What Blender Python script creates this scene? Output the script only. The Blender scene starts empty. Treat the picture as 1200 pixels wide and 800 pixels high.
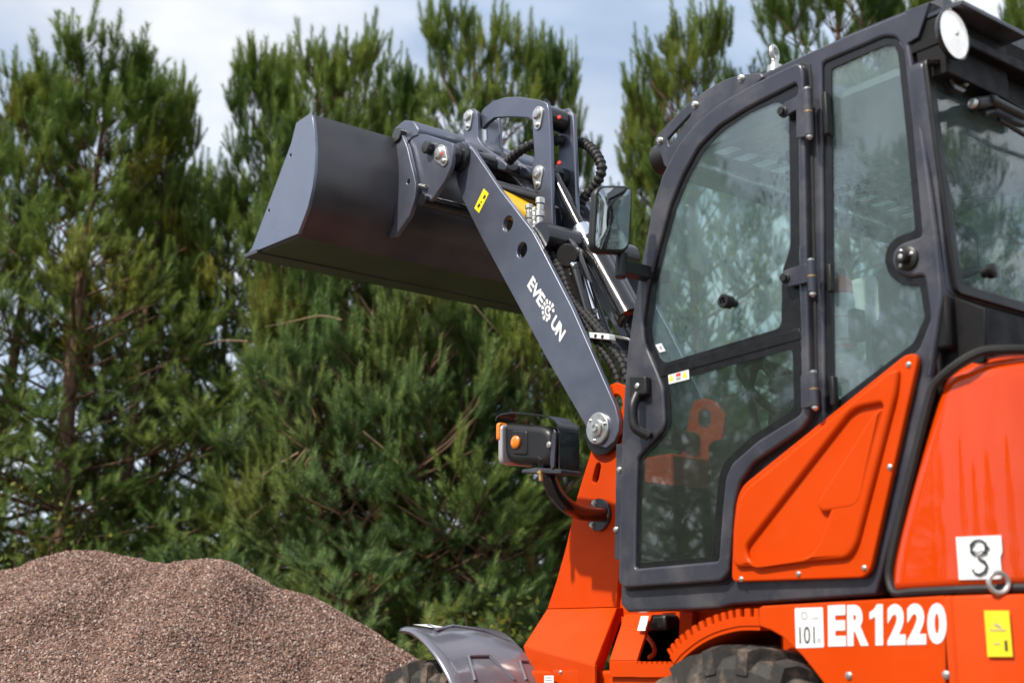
import bpy, bmesh, math, random
import numpy as np
from mathutils import Vector, Matrix, noise
R = math.radians
random.seed(4)
rng = np.random.default_rng(7)
scene = bpy.context.scene
col = scene.collection

# ------------------------------------------------------------------ camera
FP = 1605.0
TH = math.atan(385 / FP)
AZ = R(38.9)
CAM = (-1.69, 3.20, 0.80)
cA, sA = math.cos(AZ), math.sin(AZ)
cam_d = bpy.data.cameras.new('camera')
cam = bpy.data.objects.new('camera', cam_d)
col.objects.link(cam)
cam.location = CAM
view = Vector((cA * math.cos(TH), -sA * math.cos(TH), math.sin(TH)))
cam.rotation_euler = view.to_track_quat('-Z', 'Y').to_euler()
cam_d.sensor_width = 36
cam_d.lens = FP / 1200 * 36
cam_d.clip_start = 0.05
cam_d.clip_end = 5000
cam_d.dof.use_dof = True
cam_d.dof.focus_distance = 4.55
cam_d.dof.aperture_fstop = 2.7
scene.camera = cam

# ------------------------------------------------------------------ world, sun, exposure
SUN_EL, SUN_DIR = R(50), Vector((-0.02, 1.0, 0))          # direction towards the sun on the ground plane
w = bpy.data.worlds.new("World")
scene.world = w
w.use_nodes = True
nt = w.node_tree
nt.nodes.clear()
N = nt.nodes.new
out = N('ShaderNodeOutputWorld'); bg = N('ShaderNodeBackground'); sky = N('ShaderNodeTexSky')
sky.sky_type = 'NISHITA'; sky.sun_disc = False
sky.sun_elevation = SUN_EL
sky.sun_rotation = math.atan2(SUN_DIR.x, SUN_DIR.y)
sky.air_density = 1.0; sky.dust_density = 1.2; sky.ozone_density = 1.5
tc = N('ShaderNodeTexCoord'); mp = N('ShaderNodeMapping'); nz = N('ShaderNodeTexNoise'); cr = N('ShaderNodeValToRGB')
mix = N('ShaderNodeMixRGB'); nz2 = N('ShaderNodeTexNoise'); cr2 = N('ShaderNodeValToRGB')
mp.inputs['Scale'].default_value = (1.0, 1.0, 2.4)
mp.inputs['Location'].default_value = (4.46, 2.2, 0.93)
nz.inputs['Scale'].default_value = 2.9; nz.inputs['Detail'].default_value = 7; nz.inputs['Roughness'].default_value = 0.52
cr.color_ramp.elements[0].position = 0.40; cr.color_ramp.elements[1].position = 0.64
cr.color_ramp.elements[0].color = (0.45, 0.45, 0.45, 1)
cr.color_ramp.elements[1].color = (0.95, 0.95, 0.95, 1)
nz2.inputs['Scale'].default_value = 3.4; nz2.inputs['Detail'].default_value = 4
cr2.color_ramp.elements[0].color = (5.0, 5.8, 7.0, 1); cr2.color_ramp.elements[1].color = (8.3, 8.3, 8.3, 1)
cr2.color_ramp.elements[0].position = 0.40; cr2.color_ramp.elements[1].position = 0.60
lk = nt.links.new
lk(tc.outputs['Generated'], mp.inputs['Vector']); lk(mp.outputs[0], nz.inputs['Vector']); lk(mp.outputs[0], nz2.inputs['Vector'])
lk(nz.outputs[0], cr.inputs[0]); lk(nz2.outputs[0], cr2.inputs[0])
lk(cr.outputs[0], mix.inputs[0]); lk(sky.outputs[0], mix.inputs[1]); lk(cr2.outputs[0], mix.inputs[2])
lk(mix.outputs[0], bg.inputs[0]); lk(bg.outputs[0], out.inputs[0])
bg.inputs[1].default_value = 0.105

sun_d = bpy.data.lights.new('sun', 'SUN'); sun = bpy.data.objects.new('sun', sun_d); col.objects.link(sun)
sun_d.energy = 3.4; sun_d.angle = R(1.5); sun_d.color = (1.0, 0.91, 0.78)
sd = SUN_DIR.normalized() * math.cos(SUN_EL) + Vector((0, 0, math.sin(SUN_EL)))
sun.rotation_euler = (-sd).to_track_quat('-Z', 'Y').to_euler()
sun.location = sd * 50
scene.view_settings.view_transform = 'Standard'
scene.view_settings.look = 'None'
scene.view_settings.exposure = 0.6
scene.view_settings.gamma = 1.0
scene.render.engine = 'CYCLES'
scene.cycles.max_bounces = 10
scene.cycles.transparent_max_bounces = 24
scene.cycles.glossy_bounces = 5

# ------------------------------------------------------------------ surveying the photograph: pixel (1200x800) -> point on a real plane
def ray(u, v):
    X = u - 600; Y = 400 - v
    up = Y * math.cos(TH) + FP * math.sin(TH); fw = FP * math.cos(TH) - Y * math.sin(TH)
    return (fw * cA - X * sA, -fw * sA - X * cA, up)
def P(u, v, ax, val):
    d = ray(u, v); i = 'xyz'.index(ax); t = (val - CAM[i]) / d[i]
    return Vector((CAM[0] + t * d[0], CAM[1] + t * d[1], CAM[2] + t * d[2]))
def PY(pts, y):                       # -> list of (x, z)
    return [(lambda q: (q.x, q.z))(P(u, v, 'y', y)) for u, v in pts]
def PX(pts, x):                       # -> list of (y, z)
    return [(lambda q: (q.y, q.z))(P(u, v, 'x', x)) for u, v in pts]
def PD(u, v, depth):                  # point at a horizontal depth from the camera
    d = ray(u, v); t = depth / (d[0] * cA - d[1] * sA)
    return Vector((CAM[0] + t * d[0], CAM[1] + t * d[1], CAM[2] + t * d[2]))

# ------------------------------------------------------------------ materials
def mat(name, base, rough=0.5, metal=0.0, coat=0.0, noise_scale=0, noise_amt=0.0, bump=0.0, bump_scale=60, spec=0.5, dirt=0.0, dirt_col=(0.25, 0.22, 0.18), coat_rough=0.06, dirt_scale=5):
    m = bpy.data.materials.new(name); m.use_nodes = True
    n = m.node_tree; b = n.nodes['Principled BSDF']
    b.inputs['Base Color'].default_value = (*base, 1); b.inputs['Roughness'].default_value = rough
    b.inputs['Metallic'].default_value = metal; b.inputs['Coat Weight'].default_value = coat
    b.inputs['Coat Roughness'].default_value = coat_rough; b.inputs['Specular IOR Level'].default_value = spec
    t = n.nodes.new('ShaderNodeTexCoord'); prev = None
    if noise_amt > 0:
        x = n.nodes.new('ShaderNodeTexNoise'); x.inputs['Scale'].default_value = noise_scale; x.inputs['Detail'].default_value = 6
        n.links.new(t.outputs['Object'], x.inputs['Vector'])
        h = n.nodes.new('ShaderNodeMixRGB'); h.blend_type = 'MULTIPLY'; h.inputs[0].default_value = 1
        r = n.nodes.new('ShaderNodeMapRange'); r.inputs[1].default_value = 0.3; r.inputs[2].default_value = 0.7
        r.inputs[3].default_value = 1 - noise_amt; r.inputs[4].default_value = 1 + noise_amt
        n.links.new(x.outputs[0], r.inputs[0]); h.inputs[1].default_value = (*base, 1)
        n.links.new(r.outputs[0], h.inputs[2]); n.links.new(h.outputs[0], b.inputs['Base Color']); prev = h
        rr = n.nodes.new('ShaderNodeMapRange'); rr.inputs[1].default_value = 0.3; rr.inputs[2].default_value = 0.7
        rr.inputs[3].default_value = rough * 0.85; rr.inputs[4].default_value = min(1, rough * 1.25)
        n.links.new(x.outputs[0], rr.inputs[0]); n.links.new(rr.outputs[0], b.inputs['Roughness'])
    if dirt > 0:
        x = n.nodes.new('ShaderNodeTexNoise'); x.inputs['Scale'].default_value = dirt_scale; x.inputs['Detail'].default_value = 9
        x.inputs['Roughness'].default_value = 0.68
        n.links.new(t.outputs['Object'], x.inputs['Vector'])
        r = n.nodes.new('ShaderNodeMapRange'); r.inputs[1].default_value = 0.48; r.inputs[2].default_value = 0.75
        r.inputs[3].default_value = 0; r.inputs[4].default_value = dirt
        n.links.new(x.outputs[0], r.inputs[0])
        h = n.nodes.new('ShaderNodeMixRGB'); n.links.new(r.outputs[0], h.inputs[0])
        if prev: n.links.new(prev.outputs[0], h.inputs[1])
        else: h.inputs[1].default_value = (*base, 1)
        h.inputs[2].default_value = (*dirt_col, 1); n.links.new(h.outputs[0], b.inputs['Base Color'])
    if bump > 0:
        x = n.nodes.new('ShaderNodeTexNoise'); x.inputs['Scale'].default_value = bump_scale; x.inputs['Detail'].default_value = 5
        n.links.new(t.outputs['Object'], x.inputs['Vector'])
        bp = n.nodes.new('ShaderNodeBump'); bp.inputs['Strength'].default_value = bump; bp.inputs['Distance'].default_value = 0.004
        n.links.new(x.outputs[0], bp.inputs['Height']); n.links.new(bp.outputs[0], b.inputs['Normal'])
        if coat > 0: n.links.new(bp.outputs[0], b.inputs['Coat Normal'])
    return m
M = {}
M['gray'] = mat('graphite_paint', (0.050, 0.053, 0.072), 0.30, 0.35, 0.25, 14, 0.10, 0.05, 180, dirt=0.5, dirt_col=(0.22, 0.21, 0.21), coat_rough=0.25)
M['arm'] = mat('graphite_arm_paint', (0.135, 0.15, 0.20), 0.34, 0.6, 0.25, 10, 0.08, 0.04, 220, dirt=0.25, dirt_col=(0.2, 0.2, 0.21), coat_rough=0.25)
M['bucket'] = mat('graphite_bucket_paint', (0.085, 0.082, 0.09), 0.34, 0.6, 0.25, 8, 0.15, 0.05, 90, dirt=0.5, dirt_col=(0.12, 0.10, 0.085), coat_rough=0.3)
M['bside_skytint'] = mat('graphite_sky_reflection_tint', (0.19, 0.215, 0.29), 0.30, 0.6, 0.3, 9, 0.08, 0.04, 90, dirt=0.3, dirt_col=(0.2, 0.2, 0.21), coat_rough=0.2)  # same graphite paint, lighter and bluer: sky reflection on bucket sides put into colour
M['orange'] = mat('orange_paint', (0.60, 0.054, 0.0005), 0.45, 0, 0.10, spec=0.10, noise_scale=6, noise_amt=0.04, bump=0.05, bump_scale=9, coat_rough=0.1, dirt=0.12, dirt_col=(0.55, 0.12, 0.05))
M['hood'] = mat('orange_hood_gelcoat', (0.60, 0.050, 0.0005), 0.35, 0, 1.0, 4, 0.03, 0.05, 2.5, spec=0.02, coat_rough=0.045)
M['black'] = mat('black_plastic', (0.009, 0.009, 0.010), 0.40, 0, 0, 20, 0.2, 0.1, 300)
M['rubber'] = mat('black_rubber', (0.013, 0.013, 0.014), 0.6, 0, 0, 20, 0.25, 0.15, 200)
M['blackpaint'] = mat('black_gloss_paint', (0.012, 0.012, 0.014), 0.22, 0.1, 0.5, 20, 0.15, 0.05, 60)
M['tyre'] = mat('tyre_rubber', (0.030, 0.029, 0.028), 0.75, 0, 0, 14, 0.3, 0.5, 60, dirt=1.0, dirt_col=(0.27, 0.20, 0.15), dirt_scale=12)
M['frit'] = mat('black_glass_border', (0.010, 0.010, 0.011), 0.22, 0, 0, 40, 0.2, 0.02, 150)
M['chrome'] = mat('chrome', (0.85, 0.85, 0.87), 0.07, 1.0)
M['zinc'] = mat('zinc_plating', (0.62, 0.62, 0.60), 0.33, 0.9, 0, 40, 0.15, 0.1, 200)
M['brass'] = mat('yellow_zinc', (0.6, 0.38, 0.16), 0.35, 0.9)
M['fender'] = mat('gray_fender_plastic', (0.14, 0.145, 0.185), 0.22, 0.15, 0.8, 5, 0.1, 0.06, 12, dirt=0.25, coat_rough=0.08)
M['white'] = mat('white_vinyl', (0.78, 0.80, 0.82), 0.4, 0, 0, 12, 0.04)
M['yellow'] = mat('yellow_vinyl', (0.85, 0.72, 0.02), 0.4, 0, 0, 12, 0.04)
M['ochre'] = mat('yellow_paint', (0.75, 0.45, 0.01), 0.35, 0, 0.3)
M['ink'] = mat('black_print', (0.02, 0.02, 0.025), 0.5)
M['grayink'] = mat('gray_print', (0.35, 0.36, 0.38), 0.5)
M['red'] = mat('red_paint', (0.75, 0.04, 0.02), 0.5)
M['teal'] = mat('teal_plastic', (0.02, 0.16, 0.15), 0.4)
M['lamp'] = mat('lamp_lens', (0.9, 0.92, 0.9), 0.15, 0.0, 1.0, 60, 0.08, 0.5, 45)
M['dark'] = mat('matte_black_steel', (0.006, 0.006, 0.007), 0.55, 0, 0, 20, 0.2, 0.05, 100, spec=0.25)
M['amber'] = mat('amber_lens', (0.85, 0.22, 0.01), 0.25, 0, 0.6)
M['clear'] = mat('clear_lens', (0.45, 0.45, 0.47), 0.1, 0.3, 0.6)
M['mirror'] = mat('mirror_glass', (0.42, 0.45, 0.46), 0.02, 1.0)
M['seat'] = mat('black_seat_vinyl', (0.05, 0.05, 0.055), 0.5, 0, 0, 30, 0.2, 0.2, 120)
M['pale'] = mat('pale_gray_vinyl', (0.75, 0.78, 0.76), 0.5, 0, 0, 10, 0.05)
M['lining'] = mat('gray_roof_lining', (0.20, 0.22, 0.22), 0.7, 0, 0, 12, 0.08)
M['poly'] = mat('translucent_roof_panel', (0.75, 0.8, 0.8), 0.3)
b = M['poly'].node_tree.nodes['Principled BSDF']; b.inputs['Transmission Weight'].default_value = 0.85; b.inputs['Roughness'].default_value = 0.35

lb_n = M['lamp'].node_tree.nodes['Principled BSDF']; lb_n.inputs['Emission Color'].default_value = (1, 1, 1, 1); lb_n.inputs['Emission Strength'].default_value = 0.35

REFL = 0.095
def glass_mat(name, tint, film, film_col, drops):
    m = bpy.data.materials.new(name); m.use_nodes = True; n = m.node_tree; n.nodes.clear(); A = n.nodes.new; l = n.links.new
    o = A('ShaderNodeOutputMaterial'); tr = A('ShaderNodeBsdfTransparent'); gl = A('ShaderNodeBsdfGlossy'); fr = A('ShaderNodeMath'); lw = A('ShaderNodeLayerWeight'); lw.inputs[0].default_value = .5; pw = A('ShaderNodeMath'); pw.operation = 'POWER'; pw.inputs[1].default_value = 3.6; l(lw.outputs['Facing'], pw.inputs[0]); fr.operation = 'MULTIPLY_ADD'; l(pw.outputs[0], fr.inputs[0]); fr.inputs[1].default_value = 1 - REFL; fr.inputs[2].default_value = REFL
    tr.inputs[0].default_value = (*tint, 1); gl.inputs['Roughness'].default_value = 0.012
    mx = A('ShaderNodeMixShader'); l(fr.outputs[0], mx.inputs[0]); l(tr.outputs[0], mx.inputs[1]); l(gl.outputs[0], mx.inputs[2])
    df = A('ShaderNodeBsdfDiffuse'); df.inputs[0].default_value = (*film_col, 1)
    tl = A('ShaderNodeBsdfTranslucent'); tl.inputs[0].default_value = (*film_col, 1)
    ad = A('ShaderNodeMixShader'); ad.inputs[0].default_value = 0.4; l(df.outputs[0], ad.inputs[1]); l(tl.outputs[0], ad.inputs[2])
    t = A('ShaderNodeTexCoord'); s1 = A('ShaderNodeTexNoise'); s1.inputs['Scale'].default_value = 3.0; s1.inputs['Detail'].default_value = 8
    mpp = A('ShaderNodeMapping'); mpp.inputs['Scale'].default_value = (1.6, 1.6, 0.7)
    l(t.outputs['Object'], mpp.inputs[0]); l(mpp.outputs[0], s1.inputs['Vector'])
    r = A('ShaderNodeMapRange'); r.inputs[1].default_value = 0.35; r.inputs[2].default_value = 0.7; r.inputs[3].default_value = film * 0.6; r.inputs[4].default_value = film * 1.4
    l(s1.outputs[0], r.inputs[0])
    # condensation drops: irregular short runs of water
    v = A('ShaderNodeTexNoise'); v.inputs['Scale'].default_value = 120; v.inputs['Detail'].default_value = 2
    mp3 = A('ShaderNodeMapping'); mp3.inputs['Scale'].default_value = (1, 1, 0.55); l(t.outputs['Object'], mp3.inputs[0]); l(mp3.outputs[0], v.inputs['Vector'])
    vr = A('ShaderNodeMapRange'); vr.inputs[1].default_value = 0.55; vr.inputs[2].default_value = 0.60; vr.inputs[3].default_value = 0; vr.inputs[4].default_value = 1
    l(v.outputs[0], vr.inputs[0])
    s2 = A('ShaderNodeTexNoise'); s2.inputs['Scale'].default_value = 3.4; s2.inputs['Detail'].default_value = 3; l(t.outputs['Object'], s2.inputs['Vector'])
    s2r = A('ShaderNodeMapRange'); s2r.inputs[1].default_value = 0.46; s2r.inputs[2].default_value = 0.60; s2r.inputs[4].default_value = drops
    l(s2.outputs[0], s2r.inputs[0])
    mu = A('ShaderNodeMath'); mu.operation = 'MULTIPLY'; l(vr.outputs[0], mu.inputs[0]); l(s2r.outputs[0], mu.inputs[1])
    iv = A('ShaderNodeMath'); iv.operation = 'SUBTRACT'; iv.inputs[0].default_value = 1; l(mu.outputs[0], iv.inputs[1])
    m2 = A('ShaderNodeMath'); m2.operation = 'MULTIPLY'; l(r.outputs[0], m2.inputs[0]); l(iv.outputs[0], m2.inputs[1])
    mx2 = A('ShaderNodeMixShader'); l(m2.outputs[0], mx2.inputs[0]); l(mx.outputs[0], mx2.inputs[1]); l(ad.outputs[0], mx2.inputs[2])
    bp = A('ShaderNodeBump'); bp.inputs['Strength'].default_value = 0.25; bp.inputs['Distance'].default_value = 0.002; l(mu.outputs[0], bp.inputs['Height'])
    l(bp.outputs[0], gl.inputs['Normal'])
    l(mx2.outputs[0], o.inputs[0]); return m
M['glass'] = glass_mat('misted_cab_glass', (0.86, 0.94, 0.93), 0.135, (0.50, 0.66, 0.71), 0.9)
M['glasslow'] = glass_mat('tinted_lower_glass', (0.62, 0.70, 0.66), 0.05, (0.40, 0.48, 0.44), 0.4)

# ------------------------------------------------------------------ mesh helpers; a shape is (verts, faces)
def tag(o, label=None, cat=None, group=None, kind=None):
    if label: o['label'] = label
    if cat: o['category'] = cat
    if group: o['group'] = group
    if kind: o['kind'] = kind
    return o
def empty(name, loc=(0, 0, 0)):
    o = bpy.data.objects.new(name, None); o.location = loc; col.objects.link(o); o.empty_display_size = 0.2; return o
def part(name, shapes, m, parent=None, bevel=0, smooth=35, label=None):
    if isinstance(shapes, tuple): shapes = [shapes]
    vs, fs = [], []
    for v, f in shapes:
        k = len(vs); vs += [tuple(p) for p in v]; fs += [tuple(i + k for i in q) for q in f]
    me = bpy.data.meshes.new(name); me.from_pydata(vs, [], fs); me.validate(); me.update()
    bm = bmesh.new(); bm.from_mesh(me); bmesh.ops.recalc_face_normals(bm, faces=bm.faces); bm.to_mesh(me); bm.free()
    me.polygons.foreach_set('use_smooth', [True] * len(me.polygons)); me.set_sharp_from_angle(angle=R(smooth))
    ms = m if isinstance(m, (list, tuple)) else [m]
    for q in ms: me.materials.append(q)
    o = bpy.data.objects.new(name, me); col.objects.link(o)
    if parent: o.parent = parent
    if bevel:
        b = o.modifiers.new('bevel', 'BEVEL'); b.width = bevel; b.segments = 2; b.limit_method = 'ANGLE'; b.angle_limit = R(40)
    if label: o['label'] = label
    return o
def parts(name, shapes, m, parent=None, bevel=0, **k):
    for sh in shapes: part(name, sh, m, parent, bevel, **k)
def rnd(pts, r, seg=4):
    out = []; n = len(pts)
    for i in range(n):
        p0, p, p1 = Vector(pts[i - 1]), Vector(pts[i]), Vector(pts[(i + 1) % n])
        a, c = p0 - p, p1 - p; la, lc = a.length, c.length
        rr = r[i] if isinstance(r, (list, tuple)) else r
        d = min(rr, la * 0.48, lc * 0.48)
        if d < 1e-5: out.append(tuple(p)); continue
        A, B = p + a / la * d, p + c / lc * d
        for k in range(seg + 1):
            t = k / seg; q = A * (1 - t) ** 2 + p * 2 * t * (1 - t) + B * t * t; out.append((q.x, q.y))
    return out
def area(p): return 0.5 * sum(p[i - 1][0] * p[i][1] - p[i][0] * p[i - 1][1] for i in range(len(p)))
def inset(pts, d):
    if area(pts) < 0: pts = pts[::-1]
    out = []; n = len(pts)
    for i in range(n):
        p0, p, p1 = Vector(pts[i - 1]), Vector(pts[i]), Vector(pts[(i + 1) % n])
        e0, e1 = (p - p0).normalized(), (p1 - p).normalized()
        n0, n1 = Vector((-e0.y, e0.x)), Vector((-e1.y, e1.x)); b = (n0 + n1)
        if b.length < 1e-6: b = n0
        b.normalize(); c = max(0.4, b.dot(n0)); q = p + b * (d / c); out.append((q.x, q.y))
    return out
def plate(outer, holes, ax, val, thick, s=1, bevel=0.002, seg=2):
    """outer/holes in world (x,z) for ax y, (y,z) for ax x, (x,y) for ax z; front face at val, facing s along the axis, thickness behind it"""
    def loc(p):
        a, c = p
        if ax == 'y': return (-a * s, c)
        if ax == 'x': return (a * s, c)
        return (a, c * s)
    cu = bpy.data.curves.new('c', 'CURVE'); cu.dimensions = '2D'; cu.fill_mode = 'BOTH'
    for poly in [outer] + list(holes):
        sp = cu.splines.new('POLY'); sp.points.add(len(poly) - 1); sp.use_cyclic_u = True
        for k, p in enumerate(poly): a, c = loc(p); sp.points[k].co = (a, c, 0, 1)
    bv = min(bevel, thick * 0.49)
    cu.extrude = max(1e-5, thick / 2 - bv); cu.bevel_depth = bv; cu.bevel_resolution = seg; cu.offset = -bv
    o = bpy.data.objects.new('c', cu); me = bpy.data.meshes.new_from_object(o)
    vs = []
    for v in me.vertices:
        a, c, d = v.co; d = d - thick / 2
        if ax == 'y': vs.append((-a * s, val + d * s, c))
        elif ax == 'x': vs.append((val + d * s, a * s, c))
        else: vs.append((a, c * s, val + d * s))
    fs = [tuple(p.vertices) for p in me.polygons]
    bpy.data.meshes.remove(me); bpy.data.objects.remove(o); bpy.data.curves.remove(cu)
    return vs, fs
def frame_of(d):
    d = Vector(d).normalized(); a = Vector((0, 0, 1)) if abs(d.z) < 0.9 else Vector((1, 0, 0))
    u = d.cross(a).normalized(); return u, d.cross(u).normalized()
def lathe(c, d, prof, n=24, cap=True):
    """profile [(along, radius)] about axis d through c"""
    c, d = Vector(c), Vector(d).normalized(); u, w_ = frame_of(d); vs, fs = [], []
    for a, r in prof:
        for k in range(n):
            t = 2 * math.pi * k / n; vs.append(c + d * a + (u * math.cos(t) + w_ * math.sin(t)) * r)
    for i in range(len(prof) - 1):
        for k in range(n): fs.append((i * n + k, i * n + (k + 1) % n, (i + 1) * n + (k + 1) % n, (i + 1) * n + k))
    if cap: fs.append(tuple(range(n))); fs.append(tuple(range((len(prof) - 1) * n, len(prof) * n)))
    return vs, fs
def cyl(p, q, r, n=20, bev=0.0):
    p, q = Vector(p), Vector(q); L = (q - p).length
    if bev: return lathe(p, q - p, [(0, r - bev), (bev, r), (L - bev, r), (L, r - bev)], n)
    return lathe(p, q - p, [(0, r), (L, r)], n)
def smooth_path(pts, k=6):
    pts = [Vector(p) for p in pts]; out = []
    for i in range(len(pts) - 1):
        p0 = pts[max(0, i - 1)]; p1 = pts[i]; p2 = pts[i + 1]; p3 = pts[min(len(pts) - 1, i + 2)]
        for j in range(k):
            t = j / k
            out.append(0.5 * ((2 * p1) + (p2 - p0) * t + (2 * p0 - 5 * p1 + 4 * p2 - p3) * t * t + (3 * p1 - p0 - 3 * p2 + p3) * t ** 3))
    out.append(pts[-1]); return out
def tube(pts, r, n=10, cap=True):
    pts = [Vector(p) for p in pts]; vs, fs = [], []; m = len(pts); u = None
    for i in range(m):
        d = (pts[min(i + 1, m - 1)] - pts[max(i - 1, 0)]).normalized()
        if u is None: u, _ = frame_of(d)
        u = (u - d * u.dot(d)).normalized(); w_ = d.cross(u); rr = r[i] if isinstance(r, (list, tuple)) else r
        for k in range(n):
            t = 2 * math.pi * k / n; vs.append(pts[i] + (u * math.cos(t) + w_ * math.sin(t)) * rr)
    for i in range(m - 1):
        for k in range(n): fs.append((i * n + k, i * n + (k + 1) % n, (i + 1) * n + (k + 1) % n, (i + 1) * n + k))
    if cap: fs.append(tuple(range(n))); fs.append(tuple(range((m - 1) * n, m * n)))
    return vs, fs
def box(lo, hi):
    (a, b_, c), (d, e, f) = lo, hi
    v = [(x, y, z) for x in (a, d) for y in (b_, e) for z in (c, f)]
    return v, [(0, 1, 3, 2), (4, 6, 7, 5), (0, 4, 5, 1), (2, 3, 7, 6), (0, 2, 6, 4), (1, 5, 7, 3)]
def extrude_strip(prof, th, y0, y1):
    """closed-thickness sheet following profile [(x,z)] between y0 and y1"""
    n = len(prof); q = []
    for i in range(n):
        a = Vector(prof[max(0, i - 1)]); c = Vector(prof[min(n - 1, i + 1)]); t = (c - a).normalized(); q.append((prof[i][0] - t.y * th, prof[i][1] + t.x * th))
    loop = list(prof) + q[::-1]; k = len(loop)
    vs = [(x, y0, z) for x, z in loop] + [(x, y1, z) for x, z in loop]; fs = [(i, (i + 1) % k, k + (i + 1) % k, k + i) for i in range(k)]
    for i in range(n - 1): fs += [(i, i + 1, k - 2 - i, k - 1 - i), (k + i, k + i + 1, 2 * k - 2 - i, 2 * k - 1 - i)]
    return vs, fs
def bolt(c, d, r=0.007, h=0.005):
    return lathe(c, d, [(0, r * 1.25), (h * 0.25, r * 1.25), (h * 0.26, r), (h * 0.8, r), (h, r * 0.7)], 12)
def mirrored(sh, y0=0.0):
    return [(x, 2 * y0 - y, z) for x, y, z in sh[0]], [f[::-1] for f in sh[1]]
def quad_map(me, o, ex, ey, w_, h_):
    """maps a flat mesh of size w_ x h_ onto origin o with edges ex, ey"""
    o, ex, ey = Vector(o), Vector(ex), Vector(ey)
    return [o + ex * (v.co.x / w_) + ey * (v.co.y / h_) for v in me.vertices], [tuple(p.vertices) for p in me.polygons]
def text(s, o, ex, ey, bold=0.0, space=1.0):
    """lettering filling the parallelogram o, ex (width), ey (cap height)"""
    cu = bpy.data.curves.new('t', 'FONT'); cu.body = s; cu.offset = bold; cu.space_character = space; cu.resolution_u = 4
    ob = bpy.data.objects.new('t', cu); me = bpy.data.meshes.new_from_object(ob)
    xs = [v.co.x for v in me.vertices]; ys = [v.co.y for v in me.vertices]; x0, y0 = min(xs), min(ys)
    for v in me.vertices: v.co.x -= x0; v.co.y -= y0
    r = quad_map(me, o, ex, ey, max(xs) - x0, max(ys) - y0)
    bpy.data.meshes.remove(me); bpy.data.objects.remove(ob); bpy.data.curves.remove(cu)
    return r
def text_y(s, bl, br, tl, y, bold=0.0, space=1.0):
    o = P(*bl, 'y', y); return text(s, o, P(*br, 'y', y) - o, P(*tl, 'y', y) - o, bold, space)

# ================================================================== THE LOADER
L = empty('wheel_loader'); tag(L, 'orange and graphite compact wheel loader with its cab door shut and its bucket raised', 'wheel loader')
YC = 0.55
G, O, K = M['gray'], M['orange'], M['black']

# ---- cab side outlines, traced on the plane y = 0.55
side_outer = PY([(1091, 3), (1062, 13), (1000, 38), (950, 60), (908, 79), (884, 91), (845, 118), (815, 146), (798, 168), (780, 198), (769, 232), (757, 300),
                 (747, 350), (739, 405), (733, 480), (730, 560), (728, 640), (727, 708), (735, 717), (843, 712.5), (856, 708.5), (1021, 697.5), (1027, 696),
                 (1052, 600), (1080, 490), (1091, 450), (1102, 372), (1105, 343), (1098, 280), (1086, 180), (1074, 100), (1066, 52), (1076, 43)], YC)
door_outer = PY([(738, 689), (732, 682), (734, 600), (736, 520), (739, 460), (743, 410), (751, 355), (760, 305), (772, 245), (784, 206), (802, 172), (822, 147),
                 (850, 124), (890, 101), (940, 77), (947, 79), (949, 90), (951, 200), (953, 300), (955, 400), (957, 478), (955, 492), (944, 506), (890, 543), (874, 566), (867, 594), (864, 640), (861, 671), (852, 681)], YC)
door_open = PY([(744, 666), (745, 600), (747, 536), (776, 504), (779, 495), (777, 454), (771, 438), (755, 400), (753, 378), (758, 340), (770, 295), (785, 240), (800, 205),
                (818, 172), (842, 148), (875, 127), (932, 98), (934, 100), (936, 300), (938, 391), (939, 482), (935, 487), (888, 516), (857, 543), (850, 560), (846, 600), (842, 657)], YC + .025)
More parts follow.
